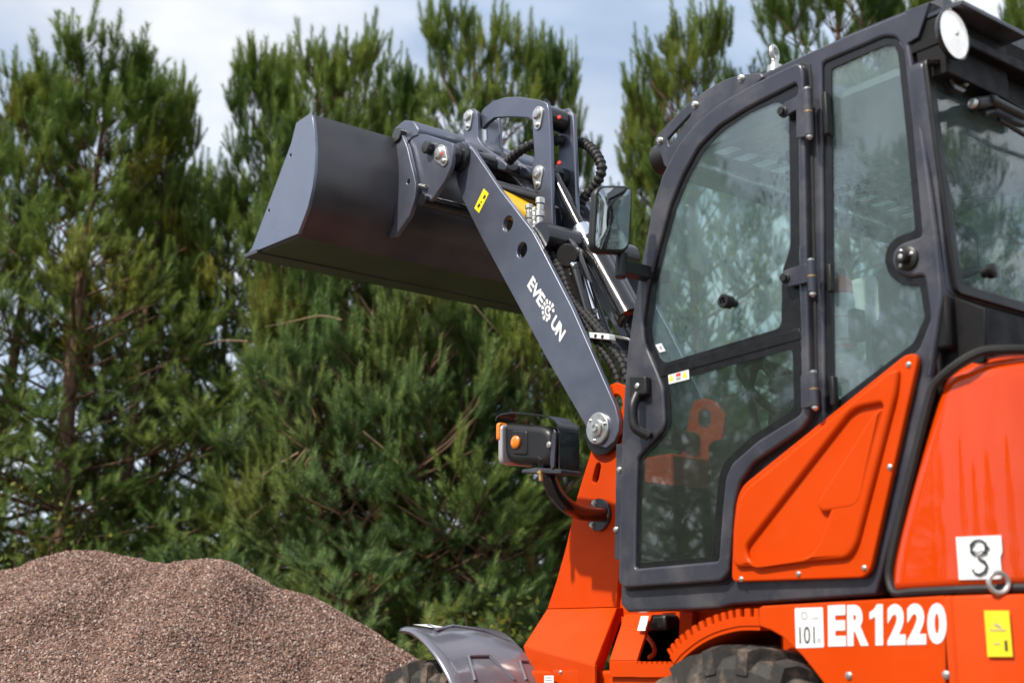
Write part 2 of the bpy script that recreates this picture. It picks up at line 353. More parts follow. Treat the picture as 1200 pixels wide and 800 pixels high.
# fixed side window, notched round the lock
win = PY([(963, 74), (1035, 43), (1050, 44), (1058, 58), (1069, 160), (1080, 277), (1066, 281), (1055, 285), (1047, 293), (1044, 303), (1047, 314), (1054, 321), (1065, 325), (1083, 322), (1090, 372), (1076, 409), (975, 484), (966, 486)], YC)
win = rnd(win, 0.012, 3)
win_in = PY([(972, 80), (1033, 53), (1046, 52), (1050, 64), (1060, 160), (1070, 269), (1058, 273), (1047, 278), (1038, 287), (1034, 303), (1038, 319), (1048, 329), (1062, 334), (1075, 332), (1081, 371), (1068, 401), (980, 468), (975, 468)], YC)
door_hole = [(x, z) for x, z in inset(door_outer, 0.016)]
for s in (1, -1):
    part('cab_side_frame', plate(side_outer, [win, door_hole], 'y', s * YC, 0.05, s, 0.008, 3), G, L)
    part('side_window', plate(inset(win, -0.004), [], 'y', s * (YC - 0.012), 0.005, s, 0.0005), M['glass'], L)
    part('window_border', plate(inset(win, 0.0005), [rnd(win_in, 0.008, 2)], 'y', s * (YC - 0.008), 0.004, s, 0.001), M['frit'], L)
    # door
    dr = part('door_frame', plate(rnd(door_outer, 0.01, 2), [rnd(door_open, 0.010, 3)], 'y', s * (YC + 0.026), 0.036, s, 0.007, 3), G, L)
    part('door_seal', plate(inset(door_outer, -0.008), [inset(door_outer, 0.02)], 'y', s * (YC + 0.004), 0.006, s, 0.002), M['rubber'], dr)
    YD = YC + 0.014
    gl_up = PY([(755, 401), (752, 378), (757, 340), (769, 295), (784, 240), (799, 205), (817, 172), (841, 147), (874, 126), (933, 97), (935, 100), (937, 300), (939, 388), (771, 435)], YD)
    gl_lo = PY([(743, 667), (744, 600), (746, 536), (775, 504), (779, 495), (777, 454), (772, 440), (939, 394), (940, 482), (936, 488), (889, 517), (858, 544), (851, 560), (847, 600), (843, 658)], YD)
    bar = PY([(768, 431), (938, 385), (940, 397), (772, 443)], YD)
    part('upper_door_glass', plate(rnd(gl_up, .006, 2), [], 'y', s * YD, 0.005, s, 0.0005), M['glass'], dr)
    part('lower_door_glass', plate(rnd(gl_lo, .006, 2), [], 'y', s * YD, 0.005, s, 0.0005), M['glasslow'], dr)
    vis_up = PY([(766, 402), (764, 380), (769, 340), (780, 292), (795, 240), (809, 206), (826, 176), (848, 153), (878, 133), (912, 118), (925, 130), (927, 290), (917, 318), (916, 384), (778, 426)], YD)
    vis_lo = PY([(750, 659), (751, 600), (753, 540), (782, 506), (786, 496), (785, 458), (783, 448), (929, 409), (931, 474), (927, 482), (880, 512), (849, 542), (843, 558), (839, 600), (836, 652)], YD)
    part('glass_border', [plate(gl_up, [rnd(vis_up, .02, 3)], 'y', s * (YD + .002), 0.0015, s, 0.0004), plate(gl_lo, [rnd(vis_lo, .012, 3)], 'y', s * (YD + .002), 0.0015, s, 0.0004),
                          plate(bar, [], 'y', s * (YD + .005), 0.004, s, 0.001)], M['frit'], dr)
    # handle: block, grip
    yh = YC + 0.027
    hd = [plate(rnd(PY([(743, 441), (763, 441), (764, 463), (757, 465), (751, 470), (744, 470)], yh), .008, 3), [], 'y', s * (yh + .022), 0.022, s, 0.006, 3)]
    gp = [P(747, 462, 'y', yh + .02), P(742, 475, 'y', yh + .035), P(742, 492, 'y', yh + .037), P(746, 503, 'y', yh + .032), P(761, 511, 'y', yh + .008)]
    gp = [(q.x, q.y * s, q.z) for q in gp]
    hd.append(tube(smooth_path(gp, 5), 0.0135, 12))
    ho = part('door_handle', hd, K, dr)
    q = P(746.5, 452, 'y', yh + .024)
    part('lock_cylinder', lathe((q.x, s * q.y, q.z), (0, s, 0), [(-.004, .008), (.001, .008), (.002, .007), (.003, .003)], 16), M['zinc'], dr)
    # vertical tube along the hinge side
    yt = YC + .030
    tp = [P(940, 80, 'y', yt), P(944, 84, 'y', yt), P(947, 110, 'y', yt), P(949, 300, 'y', yt), P(952, 475, 'y', yt)]
    # hinges
    for (u, v0, v1, big) in ((947.5, 104, 164, 1), (951.5, 305, 348, 0), (954.5, 436, 481, 0)):
        ya = YC + .045
        a, b2 = P(u, v0, 'y', ya), P(u, v1, 'y', ya); hx = (a.x + b2.x) / 2
        h = [cyl((hx, s * ya, a.z), (hx, s * ya, b2.z + .01), 0.0115, 16, .002)]
        if big: lf = [(913, 131), (921, 120), (934, 114), (936, 109), (944, 104), (946, 160), (934, 163), (934, 129), (926, 134), (918, 139), (913, 136)]
        elif v0 < 400: lf = [(916, 322), (920, 317), (944, 309), (946, 309), (948, 331), (922, 337), (917, 333)]
        else: lf = [(939, 440), (950, 436), (953, 476), (940, 479)]
        h.append(plate(rnd(PY(lf, YC + .036), .004, 2), [], 'y', s * (YC + .040), .008, s, .002))
        ho = part('hinge', h, G, dr)
        w2 = P(u + 8, v0 + 3, 'y', YC + .02)
        part('hinge_leaf', box((hx - .036, s * (YC - .002) if s > 0 else -(YC + .018), b2.z + .012), (hx - .022, s * (YC + .018) if s > 0 else -(YC - .002), a.z - .01)), K, ho, .003)
        parts('hinge_pin', [lathe((hx, s * ya, a.z - .002), (0, 0, 1), [(0, .009), (.005, .009), (.008, .004)], 12), lathe((hx, s * ya, b2.z + .011), (0, 0, -1), [(0, .009), (.006, .009), (.012, .002)], 12)], M['zinc'], ho)
        part('hinge_ring', lathe((hx, s * ya, (a.z + b2.z) / 2 + .004), (0, 0, 1), [(0, .0121), (.003, .0121)], 16), M['brass'], ho)
        if not (v0 > 400):
            c0 = P(917.5, 131, 'y', YC + .04) if big else P(920.5, 326, 'y', YC + .04)
            part('hinge_bolt', lathe((c0.x, s * c0.y, c0.z), (0, s, 0), [(0, .014), (.004, .014), (.005, .011), (.012, .010), (.012, .004)], 16), K, ho)
    # door stop knob on the glass
    c0 = P(862, 356, 'y', YD + .002)
    part('door_stop', lathe((c0.x, s * c0.y, c0.z), (0, s, 0), [(0, .010), (.018, .010), (.02, .017), (.046, .019), (.05, .017), (.050, .010), (.044, .009), (.044, .003), (.052, .003), (.052, .0005)], 20), K, dr)
    # lock disc behind the notch
    c0 = P(1063.5, 303, 'y', YC)
    lk_o = part('body_lock', lathe((c0.x, s * c0.y, c0.z), (0, s, 0), [(0, .030), (.006, .030), (.009, .026), (.010, .016), (.024, .015), (.028, .012), (.028, .005), (.026, .004)], 24), K, L)
    parts('lock_screw', [bolt((c0.x + dx, s * (c0.y + .009), c0.z + dz), (0, s, 0), .0042, .004) for dx, dz in ((-.018, .006), (.010, .018), (.013, -.016))] +
         [lathe((c0.x, s * (c0.y + .026), c0.z), (0, s, 0), [(0, .006), (.003, .006), (.0035, .003), (.001, .002)], 14)], M['zinc'], lk_o)
    # dark fabric strip behind the window border on the B pillar
    # corner pillar highlight bead
    bead = [P(u, v, 'y', YC - .004) for u, v in ((1064, 55), (1073, 110), (1083, 180), (1095, 270), (1102, 340), (1099, 372), (1089, 440))]
    part('corner_bead', tube([(q.x - .001, s * q.y, q.z) for q in smooth_path(bead, 4)], .008, 10), G, L)

# small stickers on the lower glass
YS = YC + .0175
st = part('warning_sticker', plate(rnd(PY([(783, 437), (807, 431), (808, 444), (784, 450)], YS), .002), [], 'y', YS + .0008, .0008, 1, .0001), M['white'], L)
parts('printed_triangle', [plate(PY([(784.5, 447), (790, 445.5), (786.7, 438.5)], YS), [], 'y', YS + .0014, .0005, 1, .0001), plate(PY([(800, 443), (806, 441.5), (802.5, 434.5)], YS), [], 'y', YS + .0014, .0005, 1, .0001)], M['yellow'], st)
part('printed_block', plate(PY([(792.5, 438), (798, 436.5), (798, 440), (792.5, 441.5)], YS), [], 'y', YS + .0014, .0005, 1, .0001), M['red'], st)
parts('printed_lines', [plate(PY([(792.5, 442.5), (798, 441), (798, 444.5), (792.5, 446)], YS), [], 'y', YS + .0014, .0005, 1, .0001)], M['grayink'], st)
st = part('glass_sticker', plate(PY([(768, 404), (775, 402), (780, 411), (773, 413)], YS), [], 'y', YS + .0004, .0004, 1, .0001), M['white'], L)
part('printed_mark', plate(PY([(772, 406), (775, 405), (777, 409), (774, 410)], YS), [], 'y', YS + .0008, .0003, 1, .0001), M['grayink'], st)

# orange lower side panels with pressed relief
pan = PY([(863, 682), (865, 620), (869, 585), (876, 569), (1066, 417), (1078, 415), (1081, 424), (1026, 668), (1018, 677)], YC)
f1 = PY([(868, 666), (870, 620), (874, 590), (882, 574), (1052, 436), (1062, 434), (1060, 460), (1013, 640), (1003, 655)], YC)
rec = PY([(884, 641), (1005, 486), (1016, 479), (1042, 474), (1044, 478), (1016, 580), (985, 592), (968, 640), (957, 652), (896, 661), (886, 654)], YC)
lobe = PY([(966, 590), (1034, 484), (1046, 478), (1020, 588), (1010, 597), (972, 602)], YC)
for s in (1, -1):
    lp = part('lower_side_panel', [plate(rnd(pan, .02, 4), [], 'y', s * (YC + .020), .018, s, .005, 3),
                                   plate(rnd(f1, .03, 4), [rnd(rec, .02, 4)], 'y', s * (YC + .034), .020, s, .013, 4),
                                   plate(rnd(lobe, .02, 4), [], 'y', s * (YC + .035), .020, s, .012, 4)], O, L)
    for u, v in ((882, 571), (969, 501), (1065, 427), (1043, 547), (869, 678), (936, 672), (1013, 665)):
        q = P(u, v, 'y', YC + .02)
        part('panel_screw', bolt((q.x, s * q.y, q.z), (0, s, 0), .0055, .005), M['zinc'], lp)

# ---- cab floor box, interior, front, rear
xf = [(x, z) for x, z in PY([(1000, 38), (950, 61), (908, 80), (884, 92), (845, 119), (815, 147), (798, 169), (780, 199), (770, 232), (758, 300), (748, 350), (740, 405), (734, 480), (731, 560), (729, 640)], YC)]
strip = [(x - .004, z - .004) for x, z in xf]
YI = YC - .049
# roof skin and windscreen share that curve
rfp = PY([(1091, 4), (1062, 14), (1000, 39), (950, 62), (908, 81), (884, 93), (866, 104)], YC)
part('roof_panel', [extrude_strip(rfp[:3], .03, -YI, YI), extrude_strip(rfp[4:], .03, -YI, YI), extrude_strip(rfp[2:5], .03, .44, YI), extrude_strip(rfp[2:5], .03, -YI, -.44)], G, L)
part('windscreen', extrude_strip([strip[k] for k in range(4, 14)], .005, -YI - .005, YI + .005), M['glass'], L)
part('windscreen_header', extrude_strip([(x - .004, z) for x, z in xf[3:6]], .04, -YI, YI), G, L)
part('windscreen_sill', extrude_strip(strip[13:15] + [(strip[14][0] + .002, P(728, 705, 'y', YC).z)], .03, -YI, YI), K, L)
zf = P(727, 712, 'y', YC).z
xr, xfr = P(1021, 697, 'y', YC).x, P(730, 700, 'y', YC).x
part('cab_floor', box((xr + .02, -YI, zf + .005), (xfr - .01, YI, zf + .045)), K, L)
part('rear_bulkhead', plate(rnd([(.515, 1.0), (.515, 1.62), (-.515, 1.62), (-.515, 1.0)], .03), [], 'x', .26, .02, -1, .002), K, L)
# roof lining grille with rounded slots, and a translucent pane above
gx0, gx1 = .50, .84; slots = []
cells = [(.56 + i * .104, .43 - j * .080) for i in range(3) for j in range(12)]
for cx_, cy_ in cells:
    slots.append(rnd([(cx_ - .042, cy_ - .031), (cx_ + .042, cy_ - .031), (cx_ + .042, cy_ + .031), (cx_ - .042, cy_ + .031)], .018, 3))
part('roof_grille', plate([(gx0 - .05, -.49), (gx1 + .03, -.49), (gx1 + .03, .49), (gx0 - .05, .49)], slots, 'z', 2.225, .014, -1, .004, 1), M['lining'], L)
part('roof_light_panel', box((gx0, -.47, 2.244), (gx1 + .02, .47, 2.247)), M['poly'], L)
part('headliner_rear', box((.06, -.5, 2.22), (gx0 - .052, .5, 2.24)), M['lining'], L)
# cross beams at the roof front/behind the grille
part('roof_cross_beam', box((gx1 + .032, -.498, 2.17), (gx1 + .07, .498, 2.225)), M['lining'], L, .01)
# seat with armrest and pale headrest
st = part('seat', [box((.42, -.27, 1.36), (.88, .23, 1.46)), box((.36, -.26, 1.44), (.47, .22, 1.86))], M['seat'], L, .035)
q = P(1005, 352, 'y', .05)
part('headrest', box((.345, -.15, 1.87), (.43, .11, 2.02)), M['seat'], st, .03)
part('armrest', [box((.50, .20, 1.555), (.80, .27, 1.60)), box((.48, .22, 1.40), (.53, .26, 1.58))], M['seat'], st, .012)
q = P(1008, 352, 'y', .27)
part('rear_corner_cover', box((q.x - .05, .24, q.z - .065), (q.x + .035, .28, q.z + .065)), M['pale'], L, .03)
part('seat_base', box((.42, -.22, .95), (.82, .2, 1.36)), K, L, .02)
# steering wheel + column
sw_c, sw_n = Vector((1.0 - .06, .0, 1.60)), Vector((-.75, 0, .66)).normalized()
u_, v_ = frame_of(sw_n); ring = [sw_c + (u_ * math.cos(t) + v_ * math.sin(t)) * .175 for t in [2 * math.pi * k / 32 for k in range(33)]]
sw = part('steering_wheel', [tube(ring, .013, 8, False), lathe(sw_c - sw_n * .02, sw_n, [(-.02, .03), (.02, .04), (.03, .03)], 16)] +
          [tube([sw_c, sw_c + (u_ * math.cos(a) + v_ * math.sin(a)) * .17], .011, 8) for a in (.5, 2.6, 4.7)], K, L)
part('steering_column', cyl(sw_c - sw_n * .03, (1.06, 0, 1.05), .045, 12), K, L)
part('control_lever', [tube([(.80, .30, 1.40), (.83, .31, 1.55), (.80, .31, 1.64)], .011, 8), lathe((.80, .31, 1.62), (-.1, 0, 1), [(0, .014), (.03, .024), (.07, .022), (.09, .008)], 12)], K, L)
part('side_console', box((.35, .28, 1.0), (.9, .42, 1.42)), K, L, .02)

# ---- cab front gray strip below / beside the tower with bolts
fs_ = PY([(722, 520), (735, 520), (735, 656), (720, 655)], YC - .06)
part('front_strip', plate(fs_, [], 'y', YC - .06, .012, 1, .002), G, L)
for u, v in ((726, 550), (722, 620)):
    q = P(u, v, 'y', YC - .06); part('strip_bolt', bolt(q, (0, 1, 0), .007, .006), M['zinc'], L)

# ---- rear face of the cab
XR = 0.03
rf_out = [(.535, P(1105, 343, 'x', XR).z), (.548, 2.16), (.5, 2.26), (-.5, 2.26), (-.548, 2.16), (-.535, P(1105, 343, 'x', XR).z)]
gy = PX([(1089, 84), (1103, 180), (1124, 333), (1200, 358)], XR)
zb0, zb1 = gy[2][1], gy[0][1]
gl_r = [(gy[0][0] - .006, zb1), (gy[1][0], gy[1][1]), (gy[2][0], zb0), (-gy[2][0], zb0), (-gy[1][0], gy[1][1]), (-gy[0][0] + .006, zb1)]
part('rear_frame', plate(rnd(rf_out, .02), [rnd(inset(gl_r, -.03), .03, 4)], 'x', XR, .04, -1, .006, 3), G, L)
part('rear_window_frame', plate(rnd(inset(gl_r, -.028), .02, 4), [rnd(gl_r, .02, 4)], 'x', XR - .010, .02, -1, .004, 2), K, L)
part('rear_window', plate(rnd(inset(gl_r, -.005), .02, 4), [], 'x', XR - .004, .005, -1, .0005), M['glass'], L)
# roof overhang at the rear (fascia) and lamp recess
cr_ = P(1092, 3, 'y', YC)
ov = [(-.545, 2.262), (.545, 2.262)]
part('rear_fascia', [box((XR - .03, -.54, 2.17), (XR - .002, .54, 2.235)), box((XR - .075, -.548, 2.235), (XR + .05, .548, 2.262))], M['dark'], L, .004)
za = cr_.z
hw = part('lamp_housing', [plate(rnd(PY([(1091, 3), (1077, 44), (1064, 52), (1062, 14)], YC), .002), [], 'y', YC + .004, .02, 1, .002)], G, L)
lamp_c = P(1117, 41, 'x', -.045)
lb = [box((-.02, .28, lamp_c.z - .085), (.06, .545, lamp_c.z + .065))]
part('lamp_backplate', lb, M['dark'], L, .004)
part('lamp_hood', [box((-.075, .27, lamp_c.z + .067), (.05, .548, lamp_c.z + .079))], G, L, .002)
ld = Vector((-1, .0, -.03)).normalized()
rl = part('rear_work_lamp', lathe(lamp_c - ld * .02, ld, [(.0, .03), (.01, .058), (.02, .063), (.024, .063), (.026, .060), (.022, .058)], 32), M['blackpaint'], L)
part('lamp_lens', lathe(lamp_c - ld * .02, ld, [(.012, .059), (.023, .058), (.028, .035), (.030, .010), (.030, .001)], 32), M['lamp'], rl)
parts('lamp_bracket', [cyl(P(1113, 17, 'x', -.04), P(1104, 22, 'x', -.03), .006, 8), cyl(P(1113, 17, 'x', -.04), P(1113, 25, 'x', -.04), .004, 8)], M['zinc'], rl)

lc_ = lamp_c - ld * .02
for r0_ in (.016, .034):
    part('lens_ring', lathe(lc_, ld, [(.030 - r0_ * .12, r0_), (.0315 - r0_ * .12, r0_ + .0015), (.030 - r0_ * .12, r0_ + .003)], 28, False), M['grayink'], rl)
part('lamp_bulb', lathe(lc_, ld, [(.029, .007), (.032, .006), (.033, .002)], 12), M['zinc'], rl)

# window hinge, gas strut and wiper on the rear
hb = part('rear_hinge_bracket', plate(rnd(PX([(1092, 70), (1112, 68), (1140, 84), (1138, 92), (1131, 100), (1136, 103), (1127, 110), (1117, 105), (1112, 90), (1108, 78), (1097, 76)], XR - .03), .004, 2), [], 'x', XR - .034, .02, -1, .003), M['blackpaint'], L)
for u, v in ((1120, 69), (1133, 76), (1131, 97)):
    q = P(u, v, 'x', XR - .036); part('bracket_bolt', bolt(q, (-1, 0, 0), .0085, .008), M['zinc'], hb)
part('rear_window_rail', tube([P(1139, 94, 'x', XR - .03), P(1200, 128, 'x', XR - .03), P(1300, 180, 'x', XR - .03)], .007, 8), K, L)
part('rear_header_plate', plate(PX([(1136, 80), (1200, 112), (1300, 160), (1300, 140), (1200, 92), (1140, 66)], XR - .012), [], 'x', XR - .024, .012, -1, .002), G, L)
wm = part('wiper_motor', [cyl(P(1142, 121, 'x', XR - .06), P(1166, 118, 'x', XR - .06), .014, 14, .003), cyl(P(1160, 116, 'x', XR - .07), P(1200, 136, 'x', XR - .06), .012, 14, .003), cyl(P(1152, 133, 'x', XR - .05), P(1165, 127, 'x', XR - .05), .008, 12, .002),
                          plate(rnd(PX([(1136, 118), (1160, 112), (1200, 134), (1200, 150), (1160, 136), (1140, 132)], XR - .03), .006, 2), [], 'x', XR - .04, .02, -1, .004)], K, L)
part('wiper_cap', lathe(P(1141, 122, 'x', XR - .06), (0, .9, .2), [(0, .013), (.006, .013), (.010, .008)], 14), M['zinc'], wm)
part('wiper_arm', tube([P(1170, 140, 'x', XR - .05), P(1200, 158, 'x', XR - .05), P(1290, 190, 'x', XR - .05)], .006, 8), K, wm)
q = P(1152, 320, 'x', XR - .01)
part('rear_window_knob', lathe(q, (-1, 0, 0), [(0, .012), (.012, .012), (.016, .018), (.03, .018), (.034, .012)], 16), K, L)

# ---- roof side bracket (guard) and eye bolt
gb = PY([(881, 87), (869, 88), (850, 94), (830, 105), (812, 118), (800, 130), (782, 147), (768, 163), (770, 172), (776, 183), (779, 194), (786, 200), (805, 172), (828, 144), (850, 124), (885, 100), (896, 91), (892, 86)], YC + .01)
gh = PY([(783, 163), (796, 149), (811, 133), (808, 141), (798, 153), (790, 168), (785, 172)], YC + .01)
for s in (1, -1):
    g2 = part('roof_guard_bracket', plate(rnd(gb, .006, 2), [rnd(gh, .004, 2)], 'y', s * (YC + .014), .012, s, .003), G, L)
    for u, v in ((869, 92), (815, 123), (774, 165)):
        q = P(u, v, 'y', YC + .014); part('bracket_bolt', bolt((q.x, s * q.y, q.z), (0, s, 0), .0085, .01), M['zinc'], g2)
    q = P(785, 168, 'y', YC - .02)
    part('front_lamp', lathe((q.x + .03, s * (q.y - .02), q.z - .03), (1, 0, 0), [(-.04, .015), (-.02, .04), (.03, .045), (.032, .04)], 16), K, L)
    q = P(908, 76, 'y', YC - .05) - Vector((0, 0, .018))
    ring = [Vector((q.x, s * q.y, q.z + .050)) + Vector((.3 * math.cos(t), s * -.95 * math.cos(t), math.sin(t))) .normalized() * .020 for t in [2 * math.pi * k / 20 for k in range(21)]]
    part('lifting_eye', [tube(ring, .0065, 8, False), lathe((q.x, s * q.y, q.z - .005), (0, 0, 1), [(0, .022), (.018, .020), (.02, .011), (.034, .010)], 14)], M['zinc'], L)

# ---- engine hood: wraps round from the side to the rear
YH = 0.575
def hood_surface(left_px, z_rows, crown, grow, th=0):
    return None
edge = [(u - 7 * ((690 - v) / 270) ** 2, v) for u, v in ((1039, 683), (1041, 660), (1047, 632), (1056, 595), (1066, 557), (1076, 520), (1085, 488), (1092, 465), (1102, 443), (1111, 433), (1120, 427), (1130, 423))]
zt = P(1160, 420, 'y', .56).z
ez = [(P(u, v, 'y', YH).z, P(u, v, 'y', YH).x) for u, v in edge]; ez.sort()
def left_x(z):
    return float(np.interp(z, [a for a, _ in ez], [c for _, c in ez]))
def plan(s_):                        # s measured from x = 0.06 backwards
    r = .30; a = s_ / r
    x0 = 0.07
    if a < 0: return (x0 - s_, YH)
    if a < math.pi / 2 * .92: return (x0 - r * math.sin(a), YH - r * (1 - math.cos(a)))
    e = s_ - r * math.pi / 2 * .92; am = math.pi / 2 * .92
    return (x0 - r * math.sin(am) - e * math.cos(am), YH - r * (1 - math.cos(am)) - e * math.sin(am))
def hood_mesh(grow):
    vs, fs = [], []; zb = P(1100, 688, 'y', YH).z - grow; rows = 30; cols = 34; smax = .30 * math.pi / 2 * .92 + .30
    for i in range(rows + 1):
        t = i / rows; z = zb + (zt + .03 - zb + grow) * t
        k = max(0.0, (z - (zt - .030)) / (.060 + grow)); drop = .06 * (1 - math.sqrt(max(0, 1 - min(k, 1) ** 2)))
        lo = -(left_x(min(z, ez[-1][0])) - .07) - grow
        for j in range(cols + 1):
            s_ = lo + (smax - lo) * (j / cols); x, y = plan(s_)
            e = s_ - lo; rd = .018; ed = rd * (1 - math.sqrt(max(0, 1 - (1 - min(1, e / rd)) ** 2)))
            a = min(max(s_ / .30, 0), math.pi / 2 * .92); nx, ny = -math.sin(a), math.cos(a); dd = drop + ed - grow * 0
            lean = .07 * t * t
            vs.append((x - nx * (dd + lean * .5), y - ny * (dd + lean * .5), z))
    for i in range(rows):
        for j in range(cols): p = i * (cols + 1) + j; fs.append((p, p + 1, p + cols + 2, p + cols + 1))
    return vs, fs
hm = hood_mesh(0)
hood = part('engine_hood', [hm, mirrored(hm)], M['hood'], L, smooth=60)
sd_ = hood.modifiers.new('thickness', 'SOLIDIFY'); sd_.thickness = .006; sd_.offset = -1
# seal round the hood: fat dark tube along its left edge, top and bottom
def hood_pt(u_s, z, extra=0.0):
    x, y = plan(u_s); return Vector((x, y - .01, z))
zb = P(1100, 688, 'y', YH).z
pathL = [Vector((left_x(z) + .003, YH - .012, z)) for z in np.linspace(zb + .03, ez[-1][0], 14)]
top = []
for k in range(1, 16):
    s_ = -(ez[-1][1] - .07) + k * .045; x, y = plan(s_); a = min(max(s_ / .30, 0), 1.4)
    inn = .008 + .035 * min(1, k / 4); top.append(Vector((x + math.sin(a) * inn, y - math.cos(a) * inn, min(zt + .022, ez[-1][0] + .008 + .008 * k) + .006)))
bot = []
for k in range(16):
    s_ = -(left_x(zb) - .07) + .012 + k * .05; x, y = plan(s_); bot.append(Vector((x, y - .006, zb - .006)))
seal = smooth_path(bot[::-1][:-1] + [bot[0] + Vector((-.004, 0, .0)), pathL[0]] + pathL[1:] + top, 3)
st_ = tube(seal, .0105, 8)
part('hood_seal', [st_, mirrored(st_)], M['rubber'], L)
# cab rear lower wall between window and hood
wv = []
parts('rear_lower_wall', [box((.06, -.54, 1.40), (.075, .54, zb0 - .03)), box((XR - .004, -.545, zb0 - .16), (.075, .545, zb0 - .031))], M['dark'], L, .01)
ds = PY([(1027, 696), (1052, 600), (1080, 490), (1091, 450), (1103, 366), (1105, 343), (1150, 360), (1150, 420), (1105, 470), (1070, 690)], YC - .02)
for s in (1, -1):
    part('rear_inner_wall', plate(ds, [], 'y', s * (YC - .035), .012, s, .003), M['dark'], L)
# hook decal, ring
def plan_pt(u, v):
    """first hit of the pixel ray on the hood plan curve"""
    best = None
    for k in range(-30, 140):
        s_ = k * .005; x, y = plan(s_); d = ray(u, v)
        cross = (x - CAM[0]) * d[1] - (y - CAM[1]) * d[0]
        if best is not None and best * cross < 0:
            t = ((x - CAM[0]) ** 2 + (y - CAM[1]) ** 2) ** .5 / (d[0] ** 2 + d[1] ** 2) ** .5; return Vector((x, y, CAM[2] + t * d[2])), s_
        best = cross
    return P(u, v, 'y', YH), 0
def decal_on_plan(poly, off, yoff=0.0):
    """poly in px -> flat patch following the hood plan, split in columns"""
    vs = []
    for u, v in poly:
        p, s_ = plan_pt(u, v); a = min(max(s_ / .30, 0), 1.44); vs.append((p.x - math.sin(a) * off, p.y + math.cos(a) * off, p.z))
    return vs
def decal_quad(c, n, off):            # c: four px corners bl, br, tr, tl -> grid following the surface
    vs, fs = [], []
    for i in range(n + 1):
        for j in range(n + 1):
            a, b_ = i / n, j / n
            u = (c[0][0] * (1 - a) + c[1][0] * a) * (1 - b_) + (c[3][0] * (1 - a) + c[2][0] * a) * b_
            v = (c[0][1] * (1 - a) + c[1][1] * a) * (1 - b_) + (c[3][1] * (1 - a) + c[2][1] * a) * b_
            vs.append(decal_on_plan([(u, v)], off)[0])
    for i in range(n):
        for j in range(n): p = i * (n + 1) + j; fs.append((p, p + 1, p + n + 2, p + n + 1))
    return vs, fs
hookd = part('hook_sticker', decal_quad([(1123, 679), (1174, 678), (1171, 627), (1120, 629)], 8, .004), M['white'], L)
def ribbon_px(pts, w_, off):
    vs, fs = [], []
    for i, (u, v) in enumerate(pts):
        a = Vector(pts[max(0, i - 1)]); b_ = Vector(pts[min(len(pts) - 1, i + 1)]); t = (b_ - a).normalized(); nn = Vector((-t.y, t.x)) * (w_[i] if isinstance(w_, list) else w_)
        vs += decal_on_plan([(u + nn.x, v + nn.y), (u - nn.x, v - nn.y)], off)
    for i in range(len(pts) - 1): fs.append((2 * i, 2 * i + 1, 2 * i + 3, 2 * i + 2))
    return vs, fs
loop = [(1146.5 + 8.6 * math.cos(R(a)), 642 - 9 * math.sin(R(a))) for a in range(-75, 260, 10)]
hook = [(1147, 651), (1146.5, 655), (1152, 658), (1156, 663), (1154, 670), (1148, 673.5), (1141.5, 671.5), (1139, 667)]
part('hook_print', [ribbon_px(loop, [1.1 + 1.3 * abs(math.cos(R(a))) ** 2 for a in range(-75, 260, 10)], .0072), ribbon_px(hook, 1.7, .0074), ribbon_px([(1142, 645), (1146.5, 648), (1151, 645)], .7, .0076)], M['ink'], hookd)
rp, rs = plan_pt(1165, 683)
ring = [rp + Vector((-.70, .55, 0)).normalized() * .02 + (Vector((-.62, -.78, 0)).normalized() * math.cos(t) + Vector((0, 0, 1)) * math.sin(t)) * .021 for t in [2 * math.pi * k / 24 for k in range(25)]]
part('tie_down_ring', [tube(ring, .0055, 10, False), cyl(rp + Vector((0, 0, -.035)), rp + Vector((-.012, .01, -.02)), .006, 8)], M['zinc'], L)

# ---- lower rear body with the number
YB = 0.60
bo = [(889, 712), (893, 709.5), (1107, 697.5), (1109, 860), (990, 860), (980, 825), (965, 800), (956, 788), (940, 768), (917, 746), (903, 738), (889, 733)]
fold = P(1107, 697.5, 'y', YB)
def body(s):
    a = plate(PY(bo, YB), [], 'y', s * YB, .02, s, .004, 3); return a
zt0 = fold.z; zbt = .45; bplan = [(fold.x + .004, YB), (fold.x - .004, YB - .001), (fold.x - .012, YB - .006)]
for k in range(13): a = R(8) + k / 12 * R(72); bplan.append((fold.x - .014 - .34 * (math.sin(a) - math.sin(R(8))), YB - .008 - .34 * (math.cos(R(8)) - math.cos(a))))
bplan.append((bplan[-1][0] - .03, 0.0))
vs, fs = [], []; n = len(bplan)
for z, ins in ((zbt, 0), (zt0 - .008, 0), (zt0 - .002, .002), (zt0, .008), (zt0, .06)):
    for i, (x, y) in enumerate(bplan):
        vs.append((x + (ins if i > 2 else 0), y - ins, z))
for r_ in range(4):
    for i in range(n - 1): p = r_ * n + i; fs.append((p, p + 1, p + n + 1, p + n))
cr_m = (vs, fs)
lb_ = part('lower_body', [body(1), body(-1), cr_m, mirrored(cr_m)], O, L, smooth=30)
so = PY([(1068, 790)], YB)
for u, v in ((995, 791), (1109, 790)):
    q = P(u, v, 'y', YB); part('body_bolt', bolt(q, (0, 1, 0), .0075, .006), M['zinc'], lb_)
glyphs = [text_y(ch_, (a_, 757 - (a_ - 970) * .022), (b2_, 757 - (b2_ - 970) * .022), (a_ - .5, 709 - (a_ - 970) * .022), YB + .0015, .055) for ch_, a_, b2_ in (('E', 970.5, 991.5), ('R', 993, 1018), ('2', 1040, 1061.5), ('2', 1063, 1085.5), ('0', 1087, 1109.5))]
glyphs.append(([P(u, v, 'y', YB + .0015) for u, v in ((1027.5, 707.5), (1034.5, 707.3), (1035, 755.5), (1026, 755.7), (1025.7, 722), (1019, 725.5), (1018.8, 717), (1024, 713.5))], [tuple(range(8))]))
part('model_number', glyphs, M['white'], lb_)
